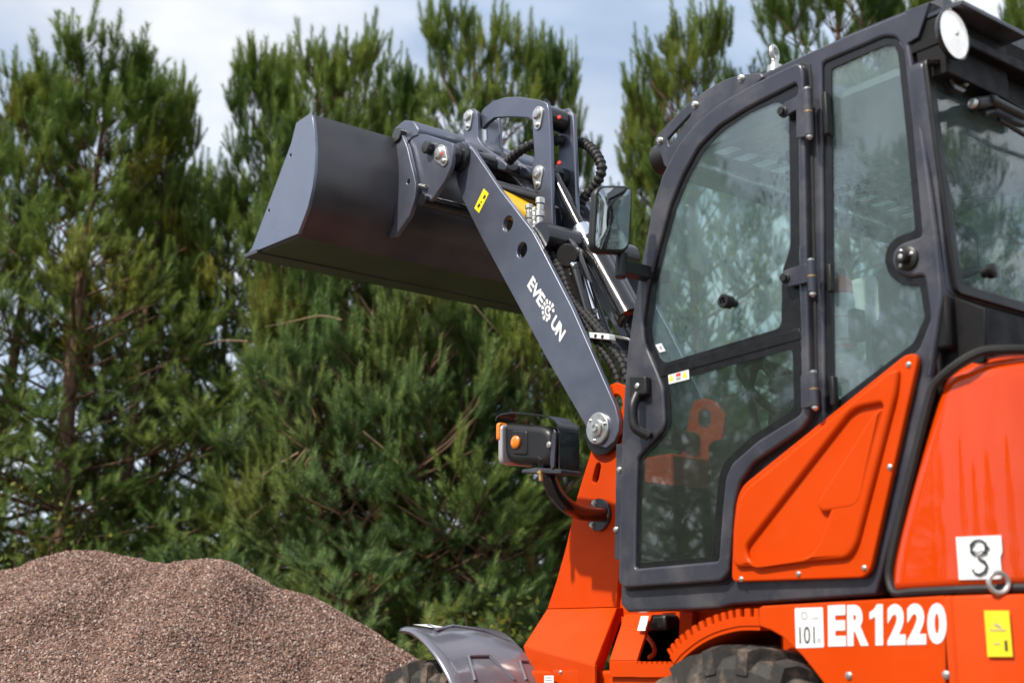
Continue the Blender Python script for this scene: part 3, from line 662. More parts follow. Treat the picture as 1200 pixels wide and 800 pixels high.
n1 = part('noise_label', plate(rnd(PY([(933, 759), (966, 758), (964.5, 711), (931.5, 712)], YB), .004), [], 'y', YB + .0012, .0012, 1, .0002), M['white'], lb_)
parts('label_print', [text_y('101', (937, 754), (955, 753.5), (936.5, 734), YB + .0018, 0.0)], M['ink'], n1)
parts('label_unit_print', [text_y('dB', (957, 753), (962, 753), (957, 747), YB + .0018), text_y('Lwa', (950, 726), (959, 725.5), (950, 721), YB + .0018),
                     ], M['grayink'], n1)
part('label_speaker_print', [plate([(lambda q: (q.x + .010 * math.cos(a), q.z + .010 * math.sin(a)))(P(943, 721, 'y', YB)) for a in [k * .52 for k in range(12)]], [[(lambda q: (q.x + .007 * math.cos(a), q.z + .007 * math.sin(a)))(P(943, 721, 'y', YB)) for a in [k * .52 for k in range(12)]]], 'y', YB + .0018, .0004, 1, .0001)], M['grayink'], n1)
def bplan_pt(u, v):
    d = ray(u, v); prev = None
    for i in range(len(bplan) - 1):
        for k in range(8):
            t = k / 8; x = bplan[i][0] * (1 - t) + bplan[i + 1][0] * t; y = bplan[i][1] * (1 - t) + bplan[i + 1][1] * t
            c_ = (x - CAM[0]) * d[1] - (y - CAM[1]) * d[0]
            if prev is not None and prev * c_ < 0:
                tt = ((x - CAM[0]) ** 2 + (y - CAM[1]) ** 2) ** .5 / (d[0] ** 2 + d[1] ** 2) ** .5
                nn = Vector((bplan[i][1] - bplan[i + 1][1], -(bplan[i][0] - bplan[i + 1][0]), 0)).normalized()
                if nn.y < 0: nn = -nn
                return Vector((x, y, CAM[2] + tt * d[2])), nn
            prev = c_
    return P(u, v, 'y', YB), Vector((0, 1, 0))
def body_patch(c, off, n=6):
    vs, fs = [], []
    for i in range(n + 1):
        for j in range(n + 1):
            a, b_ = i / n, j / n
            u = (c[0][0] * (1 - a) + c[1][0] * a) * (1 - b_) + (c[3][0] * (1 - a) + c[2][0] * a) * b_
            v = (c[0][1] * (1 - a) + c[1][1] * a) * (1 - b_) + (c[3][1] * (1 - a) + c[2][1] * a) * b_
            p, nn = bplan_pt(u, v); vs.append(p + nn * off)
    for i in range(n):
        for j in range(n): p = i * (n + 1) + j; fs.append((p, p + 1, p + n + 2, p + n + 1))
    return vs, fs
yl = part('yellow_warning_label', body_patch([(1157, 769), (1186, 769), (1182, 715), (1154, 715)], .006), M['yellow'], lb_)
tri = [(1160, 738), (1169, 721), (1178, 738)]
def body_line(a, b_, w_, off):
    a, b_ = Vector(a), Vector(b_); t = (b_ - a).normalized(); n_ = Vector((-t.y, t.x)) * w_
    vs = []
    for q in (a + n_, b_ + n_, b_ - n_, a - n_):
        p, nn = bplan_pt(q.x, q.y); vs.append(p + nn * off)
    return vs, [(0, 1, 2, 3)]
parts('label_pictogram', [body_line(tri[0], tri[1], .5, .0074), body_line(tri[1], tri[2], .5, .0074), body_line(tri[2], tri[0], .5, .0074), body_line((1166, 731), (1172, 735), 1.2, .0076),
                         body_line((1163, 754), (1171, 754), .5, .0074)], M['grayink'], yl)
part('label_arrow', [body_line((1177, 750), (1178, 758), 2.0, .0074), body_line((1177.5, 758), (1178, 762), 1.0, .0074)], M['ink'], yl)
# hub bolts, chassis under the cab
parts('chassis', [box((-.25, -.50, .45), (.60, .50, .95)), box((.5, -.30, .45), (1.35, .30, .93))], M['red'] if False else O, L, .01)

# toothed arch trim over the rear tyre
arc = PY([(789, 777), (796, 768), (806, 759), (820, 749), (836, 741), (852, 736), (868, 733), (889, 733)], YB - .01)
arc_s = [(v.x, v.y) for v in smooth_path([Vector((a, c, 0)) for a, c in arc], 2)]
th = []
for i, (x, z) in enumerate(arc_s):
    a = arc_s[max(0, i - 1)]; c = arc_s[min(len(arc_s) - 1, i + 1)]; t = Vector((c[0] - a[0], c[1] - a[1])).normalized(); nn = Vector((t.y, -t.x))
    if nn.y < 0: nn = -nn
    th.append(((x, z), (x + nn.x * .022, z + nn.y * .022), (x + nn.x * .042, z + nn.y * .042)))
loop = [q[0] for q in th]; outer_l = []
for i, q in enumerate(th): outer_l += [q[2] if i % 2 else q[1]] if True else []
lo2 = []
for i in range(len(th) - 1):
    A = th[i]; B = th[i + 1]
    mid = lambda p, q, t: (p[0] * (1 - t) + q[0] * t, p[1] * (1 - t) + q[1] * t)
    lo2 += [mid(A[1], B[1], 0.0), mid(A[1], B[1], .35), mid(A[2], B[2], .40), mid(A[2], B[2], .9), mid(A[1], B[1], .95)]
lo2.append(th[-1][1])
for s in (1, -1):
    part('wheel_arch_rack', plate(loop[::-1] + lo2, [], 'y', s * (YB - .012), .014, s, .001, 1), O, L)
    iv = extrude_strip([q[0] for q in th], .010, s * .30, s * (YB - .015))
    part('wheel_arch_liner', iv, M['orange'], L)

# front part of the rear frame under the cab: lit step, side face, serrated step
stp = [P(732, 719, 'y', .40), P(764, 719, 'y', .38), P(746, 773, 'y', .50), P(714, 773, 'y', .50)]
def slab(q, th):
    q = [Vector(p) for p in q]; n_ = (q[1] - q[0]).cross(q[3] - q[0]).normalized()
    if n_.dot(Vector(CAM) - q[0]) < 0: n_ = -n_
    v = q + [p - n_ * th for p in q]; return v, [(0, 1, 2, 3), (4, 5, 6, 7), (0, 1, 5, 4), (1, 2, 6, 5), (2, 3, 7, 6), (3, 0, 4, 7)]
fr_ = part('hinge_frame', [slab(stp, .012), slab([P(714, 774, 'y', .502), P(746, 774, 'y', .502), P(746, 793, 'y', .502), P(714, 793, 'y', .502)], .02),
                      slab([P(714, 793, 'y', .49), P(790, 793, 'y', .49), P(790, 860, 'y', .49), P(714, 860, 'y', .49)], .02)], O, L, .002)
tooth = [(746, 775)]
for k in range(7): u = 747 + k * 6; tooth += [(u, 778), (u + 1.5, 774.5), (u + 3.5, 774.5), (u + 4.5, 778)]
tooth += [(790, 776), (790, 793), (746, 793)]
part('serrated_step', [plate(PY(tooth, .50), [], 'y', .502, .02, 1, .001, 1), box((P(785, 790, 'y', .49).x, .20, P(770, 790, 'y', .49).z), (P(746, 790, 'y', .49).x, .484, P(770, 790, 'y', .49).z + .012))], O, fr_)
q0 = [P(753, 723, 'y', .41), P(762, 723, 'y', .40), P(758, 740, 'y', .44), P(748.5, 740, 'y', .44)]
lbw = part('white_frame_label', slab([p + Vector((0, .006, .004)) for p in q0], .001), M['white'], fr_)
parts('frame_back_wall', [plate(PY([(728, 722), (892, 708), (892, 860), (728, 860)], .30), [], 'y', .30, .01, 1, .001)], O, L)
part('black_hose_box', [box((P(786, 738, 'y', .34).x, .30, P(770, 739, 'y', .34).z), (P(762, 738, 'y', .34).x, .36, P(770, 720, 'y', .34).z))], K, L, .01)
part('hose_loop', tube(smooth_path([P(757, 745, 'y', .34), P(763, 751, 'y', .35), P(767, 759, 'y', .36), P(766, 766, 'y', .36), P(761, 770, 'y', .35)], 4), .007, 8), O, L)
part('rib_pillar', plate(PY([(797, 716), (812, 716), (806, 790), (792, 790)], .33), [], 'y', .33, .02, 1, .003), O, L)
parts('hydraulic_coupling', [cyl(P(845, 727, 'y', .40), P(862, 724, 'y', .40), .012, 10), cyl(P(850, 731, 'y', .40), P(850, 722, 'y', .40), .008, 8)], M['yellow'], L)

# ---- tyres
def tyre(cx, cz, y_out, s, Rr=.435, W=.27):
    k_ = Rr / .435
    t = empty('wheel', (0, 0, 0)); t.parent = L
    prof = [(-W / 2, .22), (-W / 2 - .005, .26), (-W / 2 - .012, .32 * k_), (-W / 2 - .006, .375 * k_), (-W / 2 + .012, Rr - .035), (-W / 2 + .03, Rr - .028), (0, Rr - .022), (W / 2 - .03, Rr - .028), (W / 2 - .012, Rr - .035), (W / 2 + .006, .375 * k_), (W / 2 + .012, .32 * k_), (W / 2 + .005, .26), (W / 2, .22)]
    c = (cx, y_out - s * W / 2, cz); sh = [lathe(c, (0, 1, 0), prof, 64, False)]
    nl = 22
    for k in range(nl):
        for side in (1, -1):
            a0 = 2 * math.pi * (k + (0.5 if side < 0 else 0)) / nl
            pts = []
            for yy, da in ((W / 2 + .012, 0.0), (W / 2 - .02, .03), (W * .22, .13), (-.01, .22)):
                pts.append((side * yy, a0 + da))
            hw_ = .052
            v = []; f = []
            for (yy, a) in pts:
                edge_ = abs(yy) > W / 2
                for da, rr in ((-hw_, Rr - .07 if edge_ else Rr - .035), (-hw_ * .8, Rr - .012 if edge_ else Rr), (hw_ * .8, Rr - .012 if edge_ else Rr), (hw_, Rr - .07 if edge_ else Rr - .035)):
                    v.append((cx + rr * math.cos(a + da), c[1] + yy, cz + rr * math.sin(a + da)))
            for i in range(3):
                for j in range(3): p = i * 4 + j; f.append((p, p + 1, p + 5, p + 4))
            f += [(0, 1, 2, 3), (12, 13, 14, 15)]
            sh.append((v, f))
    part('tyre', sh, M['tyre'], t, smooth=30)
    part('rim', [lathe(c, (0, s, 0), [(W / 2 - .10, .06), (W / 2 - .09, .10), (W / 2 - .05, .18), (W / 2, .225), (W / 2 + .006, .232), (W / 2 - .01, .225), (-W / 2, .225)], 40, False), lathe((cx, y_out - s * .1, cz), (0, s, 0), [(0, .1), (.04, .08), (.05, .04)], 24)], O, t)
RX, FX = .665, 1.985
tyre(RX, .435, .62, 1, .428); tyre(RX, .435, -.62, -1, .428)
tyre(FX, .435, .62, 1, .398); tyre(FX, .435, -.62, -1, .398)

# ---- front fender: swept channel
fprof = PY([(474, 736), (486, 743), (500, 758), (511, 767), (520, 777), (529, 789), (537, 803)], .68)
fprof = [(fprof[0][0] + .02, fprof[0][1] + .003)] + fprof + [(fprof[-1][0] - .03, fprof[-1][1] - .09), (fprof[-1][0] - .045, fprof[-1][1] - .2)]
fprof = [(1.995, .931), (1.94, .926), (1.885, .905), (1.84, .878), (1.795, .845), (1.755, .808), (1.718, .765), (1.683, .70), (1.66, .62), (1.65, .55)]
fp = [(v.x, v.y) for v in smooth_path([Vector((a, c, 0)) for a, c in fprof], 3)]
def fender(s):
    vs, fs = [], []; ys = [(.680, -.016), (.686, -.008), (.682, 0.0), (.665, .006), (.645, .004), (.56, .010), (.46, .012), (.36, .008), (.33, .004), (.325, -.02)]
    m = len(fp)
    for i in range(m):
        a = fp[max(0, i - 1)]; c = fp[min(m - 1, i + 1)]; t = Vector((c[0] - a[0], c[1] - a[1])).normalized(); nn = Vector((t.y, -t.x))
        if nn.y < 0 or (abs(nn.y) < .01 and nn.x > 0): nn = -nn
        if nn.x > 0: nn = -nn
        for y, d in ys: vs.append((fp[i][0] + nn.x * d, s * y, fp[i][1] + nn.y * d))
    k = len(ys)
    for i in range(m - 1):
        for j in range(k - 1): p = i * k + j; fs.append((p, p + 1, p + k + 1, p + k))
    return vs, fs
for s in (1, -1):
    fo = part('front_fender', fender(s), M['fender'], L, smooth=50)
    m_ = fo.modifiers.new('thickness', 'SOLIDIFY'); m_.thickness = .004
    def fpt(i, y, off=.016):
        i = min(i, len(fp) - 2); a = fp[i]; c = fp[i + 1]; t = Vector((c[0] - a[0], c[1] - a[1])).normalized(); nn = Vector((t.y, -t.x))
        if nn.x > 0: nn = -nn
        return Vector((a[0] + nn.x * off, s * y, a[1] + nn.y * off))
    rg = [tube([fpt(2, .60, .011), fpt(5, .61, .013), fpt(3, .52, .014), fpt(5, .42, .014), fpt(8, .36, .010)], .005, 8),
          tube([fpt(18, .60, .010), fpt(13, .58, .014), fpt(13, .50, .015), fpt(18, .45, .013)], .005, 8), tube([fpt(18, .40, .011), fpt(14, .385, .012), fpt(14, .35, .010)], .005, 8)]
    part('fender_ridge', rg, M['fender'], fo)
    if s > 0:
        c4 = [fpt(1, .645, .0125), fpt(4, .62, .0125), fpt(4, .56, .0145), fpt(1, .585, .0145)]
        part('fender_label', (c4, [(0, 1, 2, 3)]), M['white'], fo)

# ================================================================== front frame and tower
YT = .215
tw = [(706, 462), (711, 452), (722, 448), (733, 452), (745, 470), (735, 560), (727, 640), (722, 711), (641, 713), (652, 680), (663, 641), (676, 582), (692, 530), (699, 500)]
th_ = [(722 + 7.5 * math.cos(t), 473 + 11.5 * math.sin(t)) for t in [k * math.pi / 8 for k in range(16)]]
slot = [(698, 545), (700, 542), (703, 542), (704, 546), (701, 562), (698, 566), (694, 565), (694, 560)]
for s in (1, -1):
    tt = part('tower_plate', plate(PY(tw, YT), [PY(th_, YT), rnd(PY(slot, YT), .01, 3)], 'y', s * YT, .02, s, .003), O, L)
    a, b_, c, d = P(641, 713, 'y', YT), P(722, 711, 'y', YT), P(696, 779, 'y', .40), P(613, 757, 'y', .33)
    e, f = P(619, 768, 'y', .33), P(696, 784, 'y', .40)
    fl = slab([a, b_, c, d], .012); fl2 = slab([d, c, P(697, 860, 'y', .40), P(640, 860, 'y', .33)], .012)
    fl3 = slab([b_, P(732, 711, 'y', YT - .02), P(704, 790, 'y', .30), c], .01); 
    if s < 0: fl, fl2, fl3 = mirrored(fl), mirrored(fl2), mirrored(fl3)
    part('tower_skirt', [fl, fl2, fl3], O, L, .003)
xa, xb = P(641, 713, 'y', YT), P(676, 582, 'y', YT)
tfl = extrude_strip([(q.x - .01, q.z) for q in (P(692, 530, 'y', YT), P(676, 582, 'y', YT), P(652, 680, 'y', YT), P(641, 713, 'y', YT), P(618, 755, 'y', .3))], .012, -YT + .02, YT - .02)
part('tower_front_plate', tfl, O, L)
parts('front_chassis', [box((1.30, -.36, .45), (1.95, .36, .80)), box((1.25, -.2, .6), (1.5, .2, 1.45))], O, L, .01)
for u, v in ((657, 785), (690, 785), (705, 783)):
    pass
acc = part('frame_cover_plate', plate(rnd(PY([(652, 784), (693, 785), (693, 840), (652, 840)], .37), .006), [], 'y', .385, .01, 1, .002), O, L)
for u, v in ((657, 787), (690, 787)):
    part('cover_screw', bolt(P(u, v, 'y', .385), (0, 1, 0), .005, .005), M['zinc'], acc)
lw = part('small_white_label', plate(PY([(638, 791), (649, 791), (649, 803), (638, 803)], .40), [], 'y', .401, .001, 1, .0002), M['white'], acc)
parts('printed_lines', [plate(PY([(639.5, 793 + k * 3), (647, 793 + k * 3), (647, 794 + k * 3), (639.5, 794 + k * 3)], .40), [], 'y', .4018, .0004, 1, .0001) for k in range(3)], M['grayink'], lw)

# ---- arms
YA = .24
arm_px = [(533, 190), (533, 178), (536, 170), (541, 166), (547, 166), (552, 171), (557, 179), (586, 222), (624, 271), (632, 286), (670, 360), (714, 460), (721, 476), (725, 492), (725, 505), (720, 517), (710, 525), (700, 522), (693, 514), (688, 502), (640, 419), (604, 352), (566, 282), (541, 232), (535, 212)]
def disc_px(u, v, rv, y, n=20):      # circle in the plane y through its vertical pixel radius
    c = P(u, v, 'y', y); r = abs(P(u, v - rv, 'y', y).z - c.z); return [(c.x + r * math.cos(k * 2 * math.pi / n), c.z + r * math.sin(k * 2 * math.pi / n)) for k in range(n)]
holes = [disc_px(595, 262, 8.8, YA), disc_px(611.5, 293, 8.8, YA)]
for s in (1, -1):
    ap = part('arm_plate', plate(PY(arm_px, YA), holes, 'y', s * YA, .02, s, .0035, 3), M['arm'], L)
    c = P(702, 502, 'y', YA)
    part('pivot_collar', lathe((c.x - .008, s * (YA - .024), c.z - .004), (0, s, 0), [(-.02, .078), (.010, .082), (.018, .082), (.02, .080)], 36), M['blackpaint'], ap)
    pc = part('pivot_cap', lathe((c.x, s * YA, c.z), (0, s, 0), [(0, .052), (.008, .052), (.011, .049), (.0115, .030), (.018, .028), (.019, .014), (.023, .013), (.0235, .008), (.0225, .006)], 32), M['zinc'], ap)
    for k in range(3):
        a = k * 2.094 + .8
        part('cap_bolt', bolt((c.x + .040 * math.cos(a), s * (YA + .0105), c.z + .040 * math.sin(a)), (0, s, 0), .005, .006), M['zinc'], pc)
c = P(702, 502, 'y', YA)
part('pivot_shaft', cyl((c.x, -YA, c.z), (c.x, YA - .02, c.z), .035, 20), K, L)
# arm tip boss and hitch cross tubes
tipc = P(541, 185, 'y', YA)
hp = P(515, 182, 'y', .31)
part('arm_tip_shaft', [cyl((tipc.x, -.30, tipc.z), (tipc.x, .30, tipc.z), .042, 24, .004), lathe((tipc.x, YA, tipc.z), (0, 1, 0), [(0, .058), (.02, .056), (.024, .045)], 24)], M['blackpaint'], L)
# lettering and label on the left arm (the mirror arm is not seen)
armL = [o for o in L.children if o.name.startswith('arm_plate')][0]
e = YA + .0012
def armpt(s_, h):                    # s along the text line 0..1, h across 0..1
    a = P(617.5, 335, 'y', e); b_ = P(656, 401, 'y', e); t = P(624.5, 322.5, 'y', e) - a
    return a + (b_ - a) * s_ + t * h
def arm_text(t, s0, s1, bold=.03):
    o = armpt(s0, 0); return text(t, o, armpt(s1, 0) - o, armpt(s0, 1) - o, bold, .92)
part('brand_lettering', [arm_text('EVE', 0, .40, .042), arm_text('UN', .705, 1.0, .042)], M['white'], armL)
em = []
def arm_poly(pts): return [armpt(a, h) for a, h in pts], [tuple(range(len(pts)))]
def arm_ring(cx_, cy_, r0, r1, a0, a1, n=8, sx=.126):
    v, f = [], []
    for k in range(n + 1):
        a = R(a0 + (a1 - a0) * k / n)
        for r_ in (r0, r1): v.append(armpt(cx_ + sx * r_ * math.cos(a), cy_ + .62 * r_ * math.sin(a)))
    for k in range(n): f.append((2 * k, 2 * k + 1, 2 * k + 3, 2 * k + 2))
    return v, f
for k in range(9):
    a = 40 + k * 31; em.append(arm_ring(.555, .52, .72, 1.12 + .12 * (k % 2), a, a + 21, 3))
em += [arm_ring(.555, .52, .34, .60, 60, 330, 10), arm_ring(.56, .60, .0, .18, 0, 360, 8), arm_ring(.60, .30, .15, .42, -60, 110, 6)]
part('brand_emblem', em, M['white'], armL)
yl = part('yellow_arm_label', plate(PY([(556, 244), (567, 221), (573, 227), (561.5, 250)], YA), [], 'y', YA + .0012, .0012, 1, .0002), M['yellow'], armL)
parts('label_print', [plate(PY(p_, YA), [], 'y', YA + .0018, .0004, 1, .0001) for p_ in ([(559.5, 242), (562, 238), (563.5, 240.5), (561, 244)], [(566, 232), (568.5, 228), (570, 230), (567.5, 234)], [(563.3, 237.5), (564.6, 235.3), (565.4, 236.3), (564.1, 238.5)])], M['ink'], yl)
# the cross beam (torque tube) between the arms and rod ends
for (u, v, r_) in ((600, 300, .05),): pass
bq = P(662, 285, 'y', .10)
part('arm_cross_tube', cyl((bq.x, -YA + .021, bq.z), (bq.x, YA - .021, bq.z), .055, 24), M['blackpaint'], L)
part('arm_inner_gusset', plate(PY([(630, 262), (660, 270), (675, 290), (690, 330), (676, 318), (655, 300), (640, 288)], .13), [], 'y', .13, .02, 1, .003), M['blackpaint'], L)

# ---- quick hitch (between arm tip and bucket)
YQ = .31
hitch = [(487, 156), (500, 158), (531, 168), (531, 178), (528, 196), (521, 212), (507, 233), (500, 238), (496, 230), (491, 215), (486, 196), (479, 168)]
for s in (1, -1):
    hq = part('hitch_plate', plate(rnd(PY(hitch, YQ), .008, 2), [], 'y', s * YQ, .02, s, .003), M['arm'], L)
    bc = P(505, 174, 'y', YQ)
    part('hitch_bush', lathe((bc.x, s * YQ, bc.z), (0, s, 0), [(0, .026), (.026, .026), (.03, .022), (.03, .012)], 20), M['blackpaint'], hq)
c1, c3 = P(499, 235, 'y', YQ), P(464, 158, 'y', .345)
parts('hitch_cross_tube', [cyl((c1.x, -.33, c1.z), (c1.x, .33, c1.z), .026, 16, .002), cyl((c3.x, -.345, c3.z), (c3.x, .345, c3.z), .030, 20, .003)], M['blackpaint'], L)
part('hitch_hook_block', plate(rnd(PY([(463, 163), (466, 151), (477, 142), (488, 143), (494, 152), (493, 160), (487, 162), (476, 172), (468, 168)], .30), .006, 2), [], 'y', .315, .62, 1, .006, 3), M['arm'], L)
part('hitch_back_box', box((P(530, 200, 'y', 0).x + .10, -YQ + .021, P(520, 235, 'y', .2).z), (P(530, 200, 'y', 0).x + .14, YQ - .021, P(520, 175, 'y', .2).z)), M['blackpaint'], L)
# locking pins and zinc bits of the hitch
parts('hitch_lock_pin', [cyl(P(480, 176, 'y', YQ + .006), P(485, 206, 'y', YQ + .006), .007, 10), cyl(P(492, 217, 'y', YQ + .01), P(499, 219, 'y', YQ + .01), .007, 10)], M['zinc'], L)

# ---- bucket
YW = .72
bp_ = [(366, 137), (368, 150), (369.5, 175), (368.5, 200), (366, 220), (361, 242), (356, 256), (349, 274)]
back = PY(bp_, YW - .01); lip = PY([(349, 274), (287.5, 299)], YW - .01)
prof = back + [lip[1]]
topo = PY([(366, 137)], YW - .01)[0]
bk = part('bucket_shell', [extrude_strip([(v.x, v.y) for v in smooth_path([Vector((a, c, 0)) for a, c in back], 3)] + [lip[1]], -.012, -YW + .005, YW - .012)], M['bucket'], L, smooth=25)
sp_ = PY([(366, 136.5), (363, 133), (347, 144), (341, 168), (295, 291), (287.5, 299)] + bp_[::-1][0:] , YW)
for s in (1, -1):
    bs = part('bucket_side_plate', plate(sp_[:-1], [disc_px(340.5, 182, 2.1, YW, 10), disc_px(315, 247, 2.1, YW, 10)], 'y', s * YW, .014, s, .002), M['bside_skytint'], L)
# top stiffener and cutting edge
tA = topo
part('bucket_top_edge', box((tA[0] + .002, -YW + .006, tA[1] - .012), (tA[0] + .075, YW - .015, tA[1] + .006)), M['bucket'], L, .002)
l0, l1 = lip; dv = (Vector(l0) - Vector(l1)).normalized(); nn = Vector((-dv.y, dv.x))
if nn.y > 0: nn = -nn
ce = [Vector(l1), Vector(l1) + dv * .12, Vector(l1) + dv * .12 + nn * .016, Vector(l1) + dv * .02 + nn * .016]
part('cutting_edge', plate([(q.x, q.y) for q in ce], [], 'y', YW + .002, 2 * YW + .004, 1, .001), M['bucket'], L)
# wear ribs along the floor
wr = []
for t in (.30, .62):
    c_ = Vector(l1) * (1 - t) + Vector(l0) * t; pts = [c_, c_ + dv * .035, c_ + dv * .03 + nn * .008, c_ + dv * .005 + nn * .008]
    wr.append(plate([(q.x, q.y) for q in pts], [], 'y', YW - .03, 2 * YW - .06, 1, .001))
part('floor_wear_strip', wr, M['bucket'], L)
# hanger ribs on the back
rib_px = [(461, 163), (464, 152), (470, 155), (477, 172), (483, 197), (487, 214), (486, 232), (480, 252), (463, 277), (455, 279), (461, 262), (464, 240), (466, 215), (466, 190)]
XRB = .335
for s in (1, -1):
    rb_ = part('hanger_rib', plate(PY(rib_px, XRB), [disc_px(478.5, 213, 3, XRB, 12)], 'y', s * XRB, .02, s, .003), M['arm'], L)
bt = P(458, 170, 'y', XRB); bb = P(458, 276, 'y', XRB)
# back pad closing the gap between the shell and the ribs
# ---- goose-neck linkage
YL = .07
post = [(631, 117), (641, 121), (643, 128), (645, 166), (647, 250), (648, 290), (632, 290), (629, 250), (628, 231), (624, 212), (623, 197), (626, 182), (624, 150), (624, 141),
        (619, 138), (605, 137), (592, 137), (579, 138), (571, 144), (565, 151), (560, 145), (561, 136), (567, 127), (577, 119), (592, 114), (609, 113.5)]
post_pl = post
lug = [(544, 140), (545, 133), (549, 128), (554, 127), (559, 131), (560, 150), (560, 162), (566, 171), (584, 184), (594, 193), (592, 200), (575, 196), (556, 184), (545, 170)]
for s in (1, -1):
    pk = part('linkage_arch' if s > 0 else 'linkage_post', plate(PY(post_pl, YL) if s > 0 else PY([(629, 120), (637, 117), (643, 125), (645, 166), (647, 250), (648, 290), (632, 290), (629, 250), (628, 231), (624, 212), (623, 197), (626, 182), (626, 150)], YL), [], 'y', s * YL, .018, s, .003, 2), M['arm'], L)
    lg = part('linkage_lug', plate(rnd(PY(lug, YL + .025), .008, 2), [], 'y', YL + .025 if s > 0 else -.015, .016, 1, .003, 2), M['arm'], L)
def keyplate(u, v, y, sc=1.0, ang=0.0, parent=None):
    c_ = P(u, v, 'y', y); r_ = .030 * sc; pts = []
    for k in range(13): a = R(-20 + 220 * k / 12); pts.append((r_ * math.cos(a), r_ * math.sin(a)))
    for k in range(7): a = R(200 + 140 * k / 6); pts.append((r_ * .6 * math.cos(a), r_ * .6 * math.sin(a) - r_ * 1.5))
    ca, sa = math.cos(ang), math.sin(ang); pts = [(c_.x + x * ca - z * sa, c_.z + x * sa + z * ca) for x, z in pts]
    o_ = part('pin_retainer', [plate(pts, [], 'y', y + .006, .006, 1, .001), lathe((c_.x, y + .006, c_.z), (0, 1, 0), [(0, .023 * sc), (.004, .022 * sc), (.010, .016 * sc), (.011, .008 * sc)], 18)], M['zinc'], parent or L)
    zx, zz = -(-r_ * 1.5) * sa * -1, -r_ * 1.5 * ca
    bx = c_.x + r_ * 1.5 * sa
    part('retainer_bolt', bolt((bx, y + .006, c_.z + zz), (0, 1, 0), .008 * sc, .009), M['zinc'], o_)
    return o_, c_
kp1, _ = keyplate(549.5, 137, YL + .025, .95)
kp2, c_p = keyplate(631, 134, YL, 1.0)
kp3, c_q = keyplate(631, 203, YL, 1.0)
kp4, _ = keyplate(516, 180, YQ, 1.15, R(-38))
for k_, u, v, y in ((kp1, 548.5, 137, YL + .037), (kp4, 518, 180, YQ + .018)):
    c_ = P(u, v, 'y', y); part('paint_dot', lathe(c_, (0, 1, 0), [(0, .007), (.001, .006)], 8), M['red'], k_)
parts('linkage_pin', [cyl((c_p.x, -YL - .0, c_p.z), (c_p.x, YL - .018, c_p.z), .045, 24, .003), cyl((c_q.x, -YL, c_q.z), (c_q.x, YL - .018, c_q.z), .026, 20),
                      lathe((c_q.x, -YL + .02, c_q.z), (0, 1, 0), [(0, .045), (.03, .045)], 20)], M['blackpaint'], L)
for u, v in ((654, 142), (654, 195)):
    c_ = P(u, v, 'y', 0.0 + .02); part('paint_dot', lathe(c_ + Vector((-.03, .02, 0)), (-.6, .8, 0), [(0, .009), (.003, .006)], 7), M['red'], L)
t1 = P(549, 137, 'y', YL); t2 = P(572, 190, 'y', YL)
parts('linkage_cross_tube', [cyl((t1.x, -YL + .02, t1.z), (t1.x, YL + .005, t1.z), .022, 16), cyl((t2.x, -YA + .03, t2.z), (t2.x, YA - .0, t2.z), .030, 20, .003),
                             lathe((t2.x, YL + .03, t2.z), (0, 1, 0), [(0, .037), (.02, .037)], 20), lathe((t2.x, YL + .075, t2.z), (0, 1, 0), [(0, .037), (.014, .037)], 20), lathe((t2.x, -.05, t2.z), (0, 1, 0), [(0, .037), (.014, .037)], 20)], M['blackpaint'], L)
# dark machinery between the arms: tilt cylinder, centre plates
part('centre_beam', [plate(PY([(560, 196), (600, 205), (640, 240), (648, 290), (634, 284), (600, 240), (570, 215)], .03), [], 'y', .04, .08, 1, .004)], M['blackpaint'], L)
tA_, tB_ = P(578, 219, 'y', .16), P(634, 234, 'y', .05)
part('tilt_cylinder_rod', cyl(tA_, tB_, .028, 18, .002), M['blackpaint'], L)
tA_, tB_ = P(583, 233, 'y', .15), P(634, 262, 'y', .05)
part('yellow_tilt_cylinder', cyl(tA_, tB_, .046, 24, .003), M['ochre'], L)
# hose fittings: stacks of hex nuts
def fitting(p, q, r_, n_=5):
    p, q = Vector(p), Vector(q); Lg = (q - p).length; pr = []
    for k in range(n_):
        a = Lg * k / n_; b_ = Lg * (k + 1) / n_; rr = r_ * (1 if k % 2 == 0 else .78)
        pr += [(a, rr * .9), (a + .002, rr), (b_ - .004, rr), (b_ - .002, rr * .82)]
    return lathe(p, q - p, pr, 8)
for (u0, v0, u1, v1, r_) in ((620.5, 240, 620.5, 269, .016), (626.5, 244, 627, 270, .011), (633, 232, 632, 270, .017), (634.5, 272, 641, 291, .013), (641, 291, 648, 304, .010)):
    part('hose_fitting', fitting(P(u0, v0, 'y', .17), P(u1, v1, 'y', .17), r_, 5), M['zinc'], L, smooth=25)
part('fitting_bracket', slab([P(618, 268, 'y', .20), P(646, 272, 'y', .14), P(646, 277, 'y', .14), P(624, 275, 'y', .20)], .03), M['blackpaint'], L, .001)

